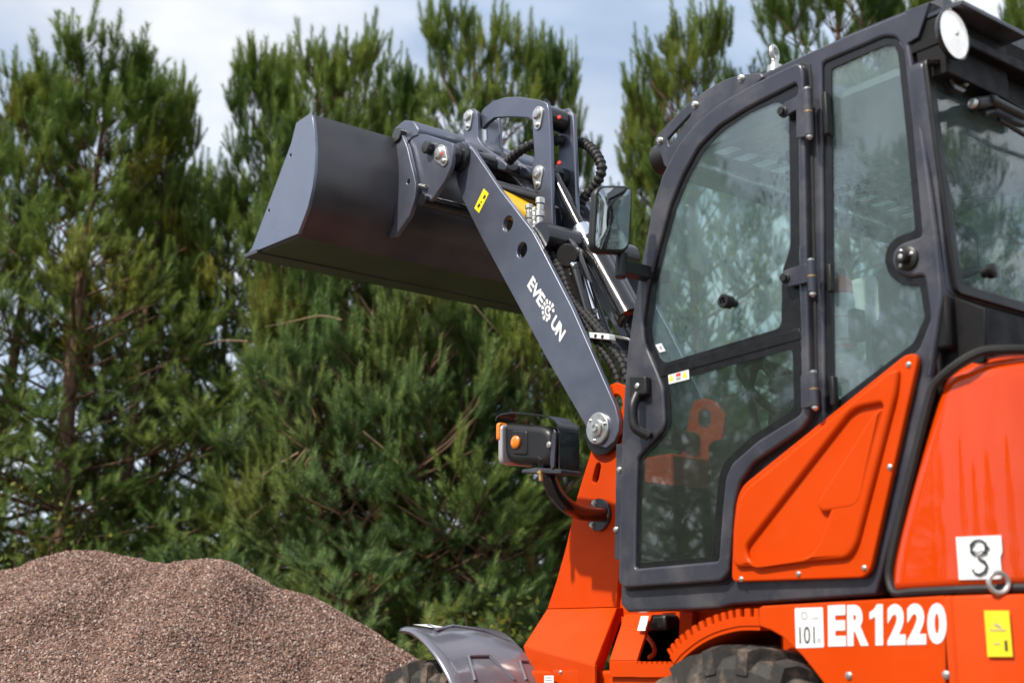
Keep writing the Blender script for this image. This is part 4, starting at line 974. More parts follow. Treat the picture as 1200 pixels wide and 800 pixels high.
def hose(pts, r_, name='hydraulic_hose', ridge=False, m=None):
    sp = smooth_path(pts, 8)
    if ridge:
        # resample evenly, alternate radius
        ln = [0]
        for i in range(1, len(sp)): ln.append(ln[-1] + (sp[i] - sp[i - 1]).length)
        tot = ln[-1]; k = int(tot / .0055); out = []
        for j in range(k + 1):
            t = tot * j / k; i = max(i_ for i_ in range(len(ln)) if ln[i_] <= t + 1e-9); i = min(i, len(sp) - 2)
            f = (t - ln[i]) / max(1e-9, ln[i + 1] - ln[i]); out.append(sp[i].lerp(sp[i + 1], min(1, f)))
        return part(name, tube(out, [r_ * (1 if (j // 2) % 2 else .80) for j in range(len(out))], 12), m or M['rubber'], L, smooth=20)
    return part(name, tube(sp, r_, 10), m or M['rubber'], L)
hose([P(590, 193, 'y', .02), P(596, 189, 'y', .03), P(605, 180, 'y', .04), P(618, 172, 'y', .03), P(632, 167, 'y', -.01), P(652, 165, 'y', -.03), P(672, 166, 'y', -.10), P(686, 169, 'y', -.12), P(698, 180, 'y', -.12), P(705, 195, 'y', -.12), P(703, 207, 'y', -.12), P(696, 219, 'y', -.12), P(686, 230, 'y', -.11), P(679, 242, 'y', -.10), P(676, 262, 'y', -.10)], .021, 'corrugated_hose', True)
for off, seq in ((0, [(648, 303), (656, 320), (666, 348), (678, 366), (692, 387), (703, 407), (715, 424), (723, 441), (726, 460)]),
                 (.0, [(640, 284), (658, 318), (670, 350), (688, 372), (702, 388), (715, 405), (728, 424), (735, 445)]),
                 (-.03, [(655, 325), (671, 350), (690, 368), (703, 384), (718, 402), (732, 420), (745, 440)])):
    hose([P(u, v, 'y', .17 + off) for u, v in seq], .0125, ridge=True)
cl = part('hose_clamp', plate(rnd(PY([(690, 389), (713, 391), (714, 398), (691, 396)], .20), .003), [], 'y', .20, .03, 1, .002), M['white'], L)
part('clamp_end', plate(PY([(686.5, 391), (690, 389), (691, 396.5), (688, 400)], .20), [], 'y', .198, .03, 1, .002), M['teal'], cl)
parts('clamp_bolt', [bolt(P(u, v, 'y', .20), (0, 1, 0), .0055, .003) for u, v in ((698, 393.4), (706, 394.4))], M['ink'], cl)
# lift / tilt cylinders
def cylinder(p0, p1, p2, p3, r_rod, r_bar, y, rodmat, name):
    a, b_, c_, d_ = (P(*p0, 'y', y), P(*p1, 'y', y), P(*p2, 'y', y), P(*p3, 'y', y))
    t = empty(name); t.parent = L
    part('rod', [cyl(a, b_, r_rod, 20)], rodmat, t); part('gland', cyl(b_, c_, r_bar * .88, 24, .003), M['chrome'], t)
    part('barrel', [cyl(c_, d_, r_bar, 28, .004), lathe(c_ + (d_ - c_) * .93, d_ - c_, [(0, r_bar), (.003, r_bar * 1.10), (.03, r_bar * 1.10), (.033, r_bar)], 28), lathe(c_, d_ - c_, [(-.002, r_bar * .9), (.001, r_bar * 1.06), (.012, r_bar * 1.06), (.014, r_bar)], 28)], M['blackpaint'], t)
    return t
cylinder((650, 207), (681, 268), (689, 284), (738, 372), .021, .0445, .02, M['blackpaint'], 'tilt_cylinder')
cylinder((666, 290), (673, 312), (674, 314), (692, 380), .02, .02, .13, M['chrome'], 'slave_cylinder')
parts('chrome_rod', [cyl(P(673, 312, 'y', .10), P(693, 366, 'y', .10), .0235, 20), cyl(P(683, 312, 'y', .06), P(701, 375, 'y', .06), .012, 16), cyl(P(668, 318, 'y', .13), P(682, 356, 'y', .13), .005, 8)], M['chrome'], L)
part('lift_cylinder_eye', [cyl(P(664, 299, 'y', .16), P(674, 302, 'y', .08), .042, 24, .004), cyl(P(672, 302, 'y', .10), P(684, 303, 'y', .06), .022, 16), plate(rnd(PY([(645, 283), (660, 290), (668, 303), (664, 314), (655, 316), (650, 300)], .15), .01), [], 'y', .155, .02, 1, .003)], M['blackpaint'], L)
part('paint_dot', lathe(P(677, 298, 'y', .12), (-.3, .9, .3), [(0, .009), (.003, .006)], 7), M['red'], L)
part('second_cylinder_barrel', cyl(P(701, 292, 'y', -.03), P(752, 392, 'y', -.03), .045, 24, .003), M['gray'], L)
parts('black_guard_plate', [plate(PY([(668, 300), (680, 300), (716, 395), (704, 392), (694, 378)], -.02), [], 'y', -.02, .01, 1, .002), plate(PY([(708, 390), (740, 396), (744, 445), (730, 430), (716, 408)], .0), [], 'y', .02, .02, 1, .002)], M['blackpaint'], L)
part('rod_end_plate', plate(PY([(700, 388), (736, 396), (737, 399), (702, 392)], .05), [], 'y', .05, .03, 1, .001), M['zinc'], L)

# ---- work lamp cluster on its bent tube
fc = P(704, 603, 'y', YT)
tp = [P(706, 602, 'y', .235), P(696, 602, 'y', .27), P(680, 600, 'y', .33), P(664, 592, 'y', .39), P(651, 578, 'y', .43), P(644, 562, 'y', .45), P(641, 552, 'y', .455)]
lt = part('lamp_tube', tube(smooth_path(tp, 6), .024, 16), M['blackpaint'], L)
part('tube_flange', lathe((fc.x, YT, fc.z), (0, 1, 0), [(0, .052), (.012, .052), (.014, .050)], 28), M['gray'], lt)
for a in (70, 190, 310):
    part('flange_bolt', bolt((fc.x + .041 * math.cos(R(a)), YT + .013, fc.z + .041 * math.sin(R(a))), (0, 1, 0), .008, .009), M['zinc'], lt)
YP = .47
lp_ = empty('work_lamp'); lp_.parent = L
housing = [(601, 500), (604, 496), (648, 500), (656, 506), (657, 535), (652, 547), (608, 544), (602, 535), (600, 515)]
part('lamp_body', [plate(rnd(PY(housing, YP), .02, 3), [], 'y', YP + .04, .10, 1, .022, 3), plate(rnd(PY([(612, 505), (630, 506), (630, 535), (613, 534)], YP), .01, 3), [], 'y', YP + .044, .02, 1, .006, 3)], K, lp_)
hx = P(596, 520, 'y', YP).x
part('lamp_front_lens', plate(rnd([(YP - .085, P(600, 545, 'y', YP).z), (YP + .055, P(600, 546, 'y', YP).z), (YP + .055, P(600, 499, 'y', YP).z), (YP - .085, P(600, 499, 'y', YP).z)], .02, 3), [], 'x', hx - .012, .02, 1, .008, 3), M['clear'], lp_)
part('indicator_lens', [plate(rnd([(YP + .02, P(600, 518, 'y', YP).z), (YP + .060, P(600, 518, 'y', YP).z), (YP + .060, P(600, 497, 'y', YP).z), (YP + .02, P(600, 497, 'y', YP).z)], .01, 3), [], 'x', hx - .008, .018, 1, .006, 3)], M['amber'], lp_)
ab = P(604.5, 518, 'y', YP + .045)
part('amber_reflector', lathe(ab, (0, 1, 0), [(-.01, .021), (.004, .021), (.008, .017), (.010, .007)], 20), M['amber'], lp_)
ab = P(644, 521, 'y', YP + .04)
part('lamp_screw', lathe(ab, (0, 1, 0), [(-.01, .010), (.004, .010), (.006, .006)], 14), M['zinc'], lp_)
part('lamp_socket', [cyl(P(637, 534, 'y', YP + .03), P(638, 552, 'y', YP), .018, 14, .003)], K, lp_)
# visor over the lamp: bent sheet
vz = PY([(590, 494), (594, 487), (612, 484), (645, 487), (656, 491), (664, 499), (666, 515), (666, 554)], YP)
part('lamp_visor', [extrude_strip([(v.x, v.y) for v in smooth_path([Vector((a, c, 0)) for a, c in vz], 3)], .005, YP - .045, YP + .035)], M['blackpaint'], lp_)
parts('lamp_bracket', [plate(rnd(PY([(622, 555), (669, 556), (669, 551), (640, 549), (624, 551)], YP), .003), [], 'y', YP + .04, .08, 1, .002), plate(rnd(PY([(661, 504), (664, 508), (662, 548), (659, 552), (657, 545), (659, 515)], YP), .004), [], 'y', YP + .044, .008, 1, .002)], M['gray'], lp_)
part('bracket_nut', [cyl(P(633, 551, 'y', YP + .05), P(634, 563, 'y', YP + .05), .007, 8), lathe(P(633, 552, 'y', YP + .05), (0, 0, -1), [(0, .011), (.008, .011)], 6)], M['brass'], lp_)

# ---- left rear-view mirror with bracket (and the right-hand one)
XM = .93
ms = PX([(697, 222), (703, 216), (733, 219), (740, 226), (739, 290), (732, 297), (703, 294), (696, 286)], XM)
for s in (1, -1):
    myc = sum(y for y, z in ms) / len(ms); mzc = sum(z for y, z in ms) / len(ms)
    def turn(sh, a=R(11)):
        o = []
        for x, y, z in sh[0]:
            dx, dy = x - XM, y - s * myc; o.append((XM + dx * math.cos(a) + s * dy * math.sin(a) - (z - mzc) * .06, s * myc + dy * math.cos(a) - s * dx * math.sin(a), z))
        return o, sh[1]
    mp_ = [(s * (myc + (y - myc) * .90), z) for y, z in ms]
    mm = part('mirror_housing', turn(plate(rnd(mp_, .02, 4), [], 'x', XM, .030, -1, .010, 4)), K, L)
    ol = rnd(inset(mp_, .009), .014, 4); cy_, cz_ = s * myc, mzc; gv, gf = [(XM - .0085, cy_, cz_)], []
    for k in range(1, 9):
        for y, z in ol: f = k / 8; gv.append((XM - .0025 - .006 * (1 - f * f), cy_ + (y - cy_) * f, cz_ + (z - cz_) * f))
    no = len(ol)
    for i in range(no): gf.append((0, 1 + i, 1 + (i + 1) % no))
    for k in range(7):
        for i in range(no): a_ = 1 + k * no; gf.append((a_ + i, a_ + (i + 1) % no, a_ + no + (i + 1) % no, a_ + no + i))
    part('mirror_glass', turn((gv, gf)), M['mirror'], mm, smooth=80)
    b0 = P(729, 300, 'x', XM + .02); b1 = P(727, 322, 'x', XM + .02); b2 = P(760, 302, 'y', YC)
    part('mirror_bracket', [cyl((XM + .02, s * b0.y, b0.z + .01), (XM + .02, s * b1.y, b1.z - .01), .016, 14, .003), box((XM - .01 + .02, min(s * .50, s * b0.y), b1.z + .008), (XM + .05, max(s * .50, s * b0.y), b0.z - .012))], K, mm, .003)

# ================================================================== things inside the cab
q0, q1 = P(991, 412, 'y', .462), P(988, 322, 'y', .462)
ex = empty('fire_extinguisher', (q0.x, .462, q0.z)); tag(ex, 'small white fire extinguisher with red cap behind the side window of the cab', 'fire extinguisher')
def local(sh, o): return [tuple(Vector(p) - o) for p in sh[0]], sh[1]
eo = Vector((q0.x, .462, q0.z)); H_ = q1.z - q0.z
part('bottle', lathe((0, 0, 0), (0, 0, 1), [(0, .02), (.002, .028), (.01, .030), (H_ * .68, .030), (H_ * .74, .026)], 24), M['white'], ex)
part('cap', lathe((0, 0, H_ * .74), (0, 0, 1), [(0, .024), (.004, .027), (H_ * .15, .026), (H_ * .22, .018), (H_ * .26, .006)], 24), M['red'], ex)
parts('band', [lathe((0, 0, H_ * f), (0, 0, 1), [(0, .0305), (h_, .0305)], 24, False) for f, h_ in ((.02, .012), (.13, .003), (.42, .003))], M['red'], ex)
part('bracket', box((-.05, -.02, .02), (-.028, .02, H_ * .5)), K, ex)

# ================================================================== SETTING: ground, gravel pile, trees
Rv = Vector((-sA, -cA, 0)); Fv = Vector((cA, -sA, 0)); C0 = Vector((CAM[0], CAM[1], 0))
def G2(w_, d_, z=0.0): return C0 + Rv * w_ + Fv * d_ + Vector((0, 0, z))
def raw_mesh(name, V, F, nper, m, smooth=False):
    me = bpy.data.meshes.new(name); nv, nf = len(V), len(F)
    me.vertices.add(nv); me.vertices.foreach_set('co', np.asarray(V, np.float32).ravel())
    me.loops.add(nf * nper); me.loops.foreach_set('vertex_index', np.asarray(F, np.int32).ravel())
    me.polygons.add(nf); me.polygons.foreach_set('loop_start', np.arange(0, nf * nper, nper, dtype=np.int32))
    me.polygons.foreach_set('use_smooth', np.full(nf, smooth))
    me.update(calc_edges=True); me.materials.append(m); return me

# ---- ground
gm = bpy.data.materials.new('sandy_gravel_ground'); gm.use_nodes = True; n = gm.node_tree; b = n.nodes['Principled BSDF']; b.inputs['Roughness'].default_value = .95
t = n.nodes.new('ShaderNodeTexCoord'); x = n.nodes.new('ShaderNodeTexNoise'); x.inputs['Scale'].default_value = 30; x.inputs['Detail'].default_value = 8
r = n.nodes.new('ShaderNodeValToRGB'); r.color_ramp.elements[0].color = (.07, .05, .035, 1); r.color_ramp.elements[1].color = (.22, .17, .13, 1); r.color_ramp.elements[0].position = .35; r.color_ramp.elements[1].position = .65
n.links.new(t.outputs['Object'], x.inputs[0]); n.links.new(x.outputs[0], r.inputs[0]); n.links.new(r.outputs[0], b.inputs['Base Color'])
bp = n.nodes.new('ShaderNodeBump'); bp.inputs['Distance'].default_value = .02; n.links.new(x.outputs[0], bp.inputs['Height']); n.links.new(bp.outputs[0], b.inputs['Normal'])
vs, fs = [], []; gn = 60
xs = [(-1 if k < gn / 2 else 1) * (abs(k - gn / 2) / (gn / 2)) ** 3 * 1500 for k in range(gn + 1)]
for a in xs:
    for c in xs:
        dd = math.hypot(a, c); vs.append((a, c, -.02 + (noise.noise(Vector((a * .3, c * .3, 0))) * .03 if dd < 60 else 0)))
for i in range(gn):
    for j in range(gn): p = i * (gn + 1) + j; fs.append((p, p + 1, p + gn + 2, p + gn + 1))
g = part('ground', (vs, fs), gm, smooth=80); g['kind'] = 'structure'

# ---- gravel pile
DP = 6.4
crest_px = [(-260, 720), (-150, 700), (-80, 684), (0, 668), (28, 663), (48, 652), (66, 647), (85, 643.5), (115, 643), (140, 649), (160, 652), (180, 657), (196, 660), (212, 656), (232, 654), (255, 654), (272, 657), (296, 670), (322, 686), (340, 689), (366, 697), (400, 715), (440, 739), (480, 765), (520, 790), (600, 835), (700, 900), (800, 985)]
cw, ch = [], []
for u, v in crest_px:
    q = PD(u, v, DP); rel = q - C0; cw.append(rel.dot(Rv)); ch.append(q.z)
def pile_h(w_, d_):
    dd = d_ - DP
    h = float(np.interp(w_, cw, ch)) - .012
    c_ = abs(dd); fall = (math.sqrt(c_ * c_ + .05) - math.sqrt(.05)) * (.60 if dd < 0 else .68)
    nn = noise.noise(Vector((w_ * 1.7, d_ * 1.7, 3))) * .085 * min(1, c_ * 2.0) + noise.noise(Vector((w_ * 5, d_ * 4, 9))) * .055 * min(1, c_ * 2.5) + noise.noise(Vector((w_ * 17, d_ * 15, 5))) * .010
    gl = math.exp(-((w_ + 1.0 + .25 * dd) / .12) ** 2) * .05 * min(1, c_ * 2) + math.exp(-((w_ + 1.95 - .3 * dd) / .10) ** 2) * .04 * min(1, c_ * 2)
    return max(-.3, h - fall + nn - gl)
NW, ND = 200, 150; V = []; F = []
for i in range(NW + 1):
    w_ = -4.0 + 5.2 * i / NW
    for j in range(ND + 1):
        d_ = 4.15 + 4.6 * j / ND; p = G2(w_, d_, pile_h(w_, d_)); V.append(tuple(p))
for i in range(NW):
    for j in range(ND): p = i * (ND + 1) + j; F.append((p, p + ND + 1, p + ND + 2, p + 1))
pm = bpy.data.materials.new('crushed_stone'); pm.use_nodes = True; n = pm.node_tree; b = n.nodes['Principled BSDF']; b.inputs['Roughness'].default_value = .85
oi = n.nodes.new('ShaderNodeObjectInfo'); r = n.nodes.new('ShaderNodeValToRGB'); cr_ = r.color_ramp
cols = [(0, (.10, .055, .042)), (.2, (.24, .135, .10)), (.42, (.38, .22, .165)), (.62, (.32, .21, .175)), (.78, (.50, .33, .26)), (.92, (.64, .52, .46)), (1.0, (.14, .10, .09))]
cr_.elements[0].position, cr_.elements[0].color = cols[0][0], (*cols[0][1], 1); cr_.elements[1].position, cr_.elements[1].color = cols[-1][0], (*cols[-1][1], 1)
for p_, c_ in cols[1:-1]: e_ = cr_.elements.new(p_); e_.color = (*c_, 1)
n.links.new(oi.outputs['Random'], r.inputs[0])
x = n.nodes.new('ShaderNodeTexNoise'); x.inputs['Scale'].default_value = 150; t = n.nodes.new('ShaderNodeTexCoord'); n.links.new(t.outputs['Object'], x.inputs[0])
h = n.nodes.new('ShaderNodeMixRGB'); h.blend_type = 'MULTIPLY'; h.inputs[0].default_value = .5; n.links.new(r.outputs[0], h.inputs[1]); n.links.new(x.outputs[0], h.inputs[2]); n.links.new(h.outputs[0], b.inputs['Base Color'])
bm_ = mat('fine_stone_bed', (.13, .08, .062), .95, 0, 0, 90, .6, .8, 130)
pme = raw_mesh('gravel_pile', V, F, 4, bm_, True)
pile = bpy.data.objects.new('gravel_pile', pme); col.objects.link(pile); pme.materials.append(pm)
tag(pile, 'heap of reddish brown crushed stone with two rounded tops, left of the loader', 'gravel pile', kind='stuff')
ng = bpy.data.node_groups.new('scatter_stones', 'GeometryNodeTree')
ng.interface.new_socket('Geometry', in_out='INPUT', socket_type='NodeSocketGeometry'); ng.interface.new_socket('Geometry', in_out='OUTPUT', socket_type='NodeSocketGeometry')
A = ng.nodes.new; l = ng.links.new
gi, go = A('NodeGroupInput'), A('NodeGroupOutput'); dist = A('GeometryNodeDistributePointsOnFaces'); dist.inputs['Density'].default_value = 9500; dist.inputs['Seed'].default_value = 3
pos = A('GeometryNodeInputPosition')
inst = A('GeometryNodeInstanceOnPoints'); jn = A('GeometryNodeJoinGeometry'); gj = A('GeometryNodeJoinGeometry')
rock_out = []
for sd_i in range(4):
    ico = A('GeometryNodeMeshIcoSphere'); ico.inputs['Radius'].default_value = .0085; ico.inputs['Subdivisions'].default_value = 1
    sp = A('GeometryNodeSetPosition'); rv = A('FunctionNodeRandomValue'); rv.data_type = 'FLOAT_VECTOR'
    rv.inputs[0].default_value = (-.0036,) * 3; rv.inputs[1].default_value = (.0036,) * 3; rv.inputs['Seed'].default_value = sd_i * 7 + 1
    l(ico.outputs['Mesh'], sp.inputs['Geometry']); l(rv.outputs[0], sp.inputs['Offset'])
    sm = A('GeometryNodeSetMaterial'); sm.inputs['Material'].default_value = pm; l(sp.outputs[0], sm.inputs[0])
    fl = A('GeometryNodeSetShadeSmooth'); fl.inputs['Shade Smooth'].default_value = False; l(sm.outputs[0], fl.inputs[0]); rock_out.append(fl)
g2i = A('GeometryNodeGeometryToInstance')
for f_ in rock_out[::-1]: l(f_.outputs[0], g2i.inputs[0])
l(gi.outputs[0], dist.inputs['Mesh']); l(dist.outputs['Points'], inst.inputs['Points']); l(g2i.outputs[0], inst.inputs['Instance'])
inst.inputs['Pick Instance'].default_value = True
ri = A('FunctionNodeRandomValue'); ri.data_type = 'INT'; ri.inputs[4].default_value = 0; ri.inputs[5].default_value = 3; l(ri.outputs[2], inst.inputs['Instance Index'])
rr_ = A('FunctionNodeRandomValue'); rr_.data_type = 'FLOAT_VECTOR'; rr_.inputs[1].default_value = (6.28,) * 3; rr_.inputs['Seed'].default_value = 5; l(rr_.outputs[0], inst.inputs['Rotation'])
rs_ = A('FunctionNodeRandomValue'); rs_.data_type = 'FLOAT_VECTOR'; rs_.inputs[0].default_value = (.45, .4, .35); rs_.inputs[1].default_value = (1.15, 1.0, .8); rs_.inputs['Seed'].default_value = 8; l(rs_.outputs[0], inst.inputs['Scale'])
l(inst.outputs[0], jn.inputs[0]); l(gi.outputs[0], jn.inputs[0]); l(jn.outputs[0], go.inputs[0])
md = pile.modifiers.new('stones', 'NODES'); md.node_group = ng

# a fallen yellow leaf on the pile
q = PD(318, 755, 5.6)

# ---- pines
def foliage_mat(name, cols_, scale=1.1, trans=.25, fine=16):
    m = bpy.data.materials.new(name); m.use_nodes = True; n = m.node_tree; b = n.nodes['Principled BSDF']; b.inputs['Roughness'].default_value = .5
    b.inputs['Specular IOR Level'].default_value = .35
    t = n.nodes.new('ShaderNodeTexCoord'); x = n.nodes.new('ShaderNodeTexNoise'); x.inputs['Scale'].default_value = scale; x.inputs['Detail'].default_value = 3
    o_ = n.nodes.new('ShaderNodeObjectInfo'); va = n.nodes.new('ShaderNodeVectorMath'); va.operation = 'ADD'; n.links.new(t.outputs['Object'], va.inputs[0]); n.links.new(o_.outputs['Location'], va.inputs[1])
    n.links.new(va.outputs[0], x.inputs[0]); r = n.nodes.new('ShaderNodeValToRGB'); c = r.color_ramp
    c.elements[0].position, c.elements[0].color = cols_[0][0], (*cols_[0][1], 1); c.elements[1].position, c.elements[1].color = cols_[-1][0], (*cols_[-1][1], 1)
    for p_, k in cols_[1:-1]: e_ = c.elements.new(p_); e_.color = (*k, 1)
    n.links.new(x.outputs[0], r.inputs[0])
    y = n.nodes.new('ShaderNodeTexNoise'); y.inputs['Scale'].default_value = fine; n.links.new(t.outputs['Object'], y.inputs[0])
    mr = n.nodes.new('ShaderNodeMapRange'); mr.inputs[1].default_value = .3; mr.inputs[2].default_value = .7; mr.inputs[3].default_value = .6; mr.inputs[4].default_value = 1.45; n.links.new(y.outputs[0], mr.inputs[0])
    h = n.nodes.new('ShaderNodeMixRGB'); h.blend_type = 'MULTIPLY'; h.inputs[0].default_value = 1; n.links.new(r.outputs[0], h.inputs[1]); n.links.new(mr.outputs[0], h.inputs[2])
    n.links.new(h.outputs[0], b.inputs['Base Color'])
    tl = n.nodes.new('ShaderNodeBsdfTranslucent'); n.links.new(h.outputs[0], tl.inputs[0]); mx = n.nodes.new('ShaderNodeMixShader'); mx.inputs[0].default_value = trans
    n.links.new(b.outputs[0], mx.inputs[1]); n.links.new(tl.outputs[0], mx.inputs[2]); n.links.new(mx.outputs[0], n.nodes['Material Output'].inputs[0]); return m
MN = foliage_mat('pine_needles', [(.28, (.065, .125, .032)), (.40, (.115, .185, .042)), (.50, (.17, .245, .055)), (.62, (.21, .26, .05)), (.80, (.34, .27, .04))])
MB = foliage_mat('pine_needles_blue', [(.28, (.08, .15, .05)), (.45, (.15, .235, .08)), (.6, (.21, .26, .065)), (.75, (.26, .20, .05))])
ML = foliage_mat('broad_leaves', [(.3, (.05, .10, .02)), (.5, (.10, .15, .025)), (.7, (.26, .22, .03))], 2.2, .35)
bark = mat('pine_bark', (.13, .075, .045), .9, 0, 0, 12, .4, .8, 40)
bark_o = mat('orange_pine_bark', (.24, .11, .05), .85, 0, 0, 12, .35, .8, 40)
dead = mat('dead_twig_bark', (.30, .20, .12), .85, 0, 0, 12, .3, .5, 60)

def shoot_proto(L_=.15, nn=84, nl=.040, w_=.0042, seed=0):
    r_ = np.random.default_rng(seed); V = []
    for k in range(nn):
        a = L_ * (0.04 + .93 * (k / nn)); ph = k * 2.399 + r_.uniform(-.3, .3); el = R(r_.uniform(42, 78)) * (1 - .5 * (k / nn) ** 2)
        o = np.array([math.cos(ph), math.sin(ph), 0]); d = o * math.sin(el) + np.array([0, 0, math.cos(el)])
        s_ = np.cross(d, o + .001); s_ /= np.linalg.norm(s_); ln = nl * r_.uniform(.75, 1.1); p = np.array([0, 0, a]) + o * .003
        V += [p - s_ * w_ / 2, p + s_ * w_ / 2, p + d * ln]
    for k in range(3):                                   # the twig itself
        ph = k * 2.094; o = np.array([math.cos(ph), math.sin(ph), 0]) * .003; V += [o, np.array([-o[1], o[0], 0]), np.array([0, 0, L_])]
    return np.array(V)
PROTOS = [shoot_proto(seed=1), shoot_proto(.20, 96, .036, seed=2), shoot_proto(.10, 70, .044, seed=3)]
def build_shoots(name, pts, dirs, scl, m, protos=PROTOS):
    pts, dirs, scl = np.array(pts), np.array(dirs), np.array(scl); dirs = dirs / np.linalg.norm(dirs, axis=1, keepdims=True)
    ref = np.where(np.abs(dirs[:, 2:3]) > .9, np.array([[1., 0, 0]]), np.array([[0, 0, 1.]])); u = np.cross(dirs, ref); u /= np.linalg.norm(u, axis=1, keepdims=True); v = np.cross(dirs, u)
    which = rng.integers(0, len(protos), len(pts)); out = []
    for k, pr in enumerate(protos):
        i = which == k
        if not i.any(): continue
        q = pr[None] * scl[i][:, None, None]
        out.append((pts[i][:, None] + q[..., 0:1] * u[i][:, None] + q[..., 1:2] * v[i][:, None] + q[..., 2:3] * dirs[i][:, None]).reshape(-1, 3))
    V = np.concatenate(out); return raw_mesh(name, V, np.arange(len(V)).reshape(-1, 3), 3, m)
def tree_data(seed, H=6.0, RAD=1.35, leaders=0, top_pow=.75, dens=1.0, low=.25, whorl=.26):
    rg_ = random.Random(seed); pts, dirs, scl = [], [], []; limbs = []
    def shoot(p, d, s): pts.append(tuple(p)); dirs.append(tuple(d)); scl.append(s * (.95 + .45 * min(1, max(0, p.z / H)) ** 3))
    def branch(p, d, ln, depth):
        d = d.normalized(); steps = max(3, int(ln / .10)); q = p.copy(); path = [q.copy()]; dd = d.copy(); r0 = .004 + ln * .010
        for k in range(steps):
            f = k / steps; dd = (dd + Vector((rg_.uniform(-.10, .10), rg_.uniform(-.10, .10), .012 + .075 * min(1, max(0, q.z / H)) ** 3 + .02 * rg_.random()))).normalized(); q = q + dd * (ln / steps); path.append(q.copy())
            if depth < 2 and f > (.25 if depth == 0 else .2) and rg_.random() < (.80 if depth == 0 else .42) * dens * (.82 + .25 * min(1, max(0, q.z / H))):
                for sgn in ((-1, 1) if rg_.random() < .5 else (rg_.choice((-1, 1)),)):
                    side = dd.cross(Vector((0, 0, 1))); side = side.normalized() if side.length > .05 else Vector((1, 0, 0))
                    nd = dd * .75 + side * sgn * rg_.uniform(.5, .95) + Vector((0, 0, rg_.uniform(.0, .6)))
                    branch(q, nd, (ln * (.45 if depth == 0 else .42) * (1.05 - f * .75) + .08) * rg_.uniform(.7, 1.25), depth + 1)
            elif (depth >= 1 or f > .6) and rg_.random() < .38 * dens * (.7 + .4 * min(1, max(0, q.z / H))):
                shoot(q, dd + Vector((rg_.uniform(-.7, .7), rg_.uniform(-.7, .7), rg_.uniform(-.4, .4) + .8 * min(1, max(0, q.z / H)) ** 2.5)), rg_.uniform(.7, 1.0))
        if depth < 2 or ln > .2: limbs.append((path, r0))
        up = .0 + 1.5 * min(1, max(0, q.z / H)) ** 3.2
        shoot(q, dd * .6 + Vector((0, 0, up)), rg_.uniform(1.0, 1.35))
        if q.z > .62 * H and rg_.random() < .42: shoot(q + Vector((dd.x * .03, dd.y * .03, .15)), Vector((dd.x * .15, dd.y * .15, 1)), rg_.uniform(.75, 1.0))
        for _ in range(rg_.choice((2, 3))): shoot(q - dd * .02, dd * .55 + Vector((rg_.uniform(-.65, .65), rg_.uniform(-.65, .65), up * .8)), rg_.uniform(.65, 1.0))
    # trunk
    tp_ = []; lean = Vector((rg_.uniform(-.05, .05), rg_.uniform(-.05, .05), 0)); ph = rg_.uniform(0, 6)
    for k in range(13): z = H * k / 12; tp_.append(Vector((lean.x * z + .06 * math.sin(z * .9 + ph), lean.y * z + .06 * math.cos(z * .8 + ph), z)))
    def tpos(z):
        f = min(11.999, z / H * 12); i = int(f); return tp_[i].lerp(tp_[i + 1], f - i)
    z = low * H; ga = rg_.uniform(0, 6)
    while z < H - .15:
        t_ = (z - low * H) / (H * (1 - low)); rad = RAD * (max(.02, 1 - t_) ** top_pow) * (.75 + .25 * min(1, t_ * 5 + .3)) * rg_.uniform(.82, 1.15) + .10
        nb = rg_.choice((4, 5, 5, 6)); el = R(6 + 52 * t_ ** 2); ga += .6
        for k in range(nb):
            a = ga + k * 6.283 / nb + rg_.uniform(-.3, .3); branch(tpos(z), Vector((math.cos(a) * math.cos(el), math.sin(a) * math.cos(el), math.sin(el))), rad * rg_.uniform(.55, 1.22) / max(.6, math.cos(el)), 0)
        z += whorl * rg_.uniform(.8, 1.2)
    for k in range(4): shoot(tpos(H) + Vector((0, 0, -.05)), Vector((rg_.uniform(-.25, .25), rg_.uniform(-.25, .25), 1)), 1.5 if k == 0 else 1.1)
    shoot(tpos(H) + Vector((0, 0, .12)), Vector((0, 0, 1)), 1.5)
    tr = tube(tp_, [.085 * (1 - k / 12) * H / 6 + .010 for k in range(13)], 9)
    lv = [tube(p[::2] + [p[-1]] if len(p) > 4 else p, [r0 * (1 - .8 * i / max(1, len(p[::2]))) for i in range(len(p[::2]) + 1)] if len(p) > 4 else [r0 * (1 - .8 * i / len(p)) for i in range(len(p))], 4, False) for p, r0 in limbs]
    return tr, lv, pts, dirs, scl
def joined(shs):
    V, F = [], []
    for v, f in shs: k = len(V); V += [tuple(p) for p in v]; F += [tuple(i + k for i in q) for q in f]
    return V, F
protos = []
for seed, H, RAD, tpw, wh, dn in ((11, 5.6, 1.15, .62, .27, .90), (23, 5.6, 1.30, .70, .29, .86), (37, 5.6, 1.05, .85, .28, .92), (51, 5.6, 1.40, .55, .29, .86)):
    tr, lv, p_, d_, s_ = tree_data(seed, H, RAD, 0, tpw, dn, .10, wh)
    cm = build_shoots('crown', p_, d_, s_, MN); zmax = max(float(np.percentile([q_[2] for q_ in p_], 99.8)) + .12, H); H = zmax; V, F = joined(lv)
    lm = raw_mesh('limbs', V, F, 4, bark) if all(len(f) == 4 for f in F) else None
    tme = part('trunk', tr, bark); tm = tme.data; bpy.data.objects.remove(tme); protos.append((H, tm, lm, cm)); print('pine', seed, len(p_), 'shoots', len(cm.polygons), 'tris', len(lm.polygons))
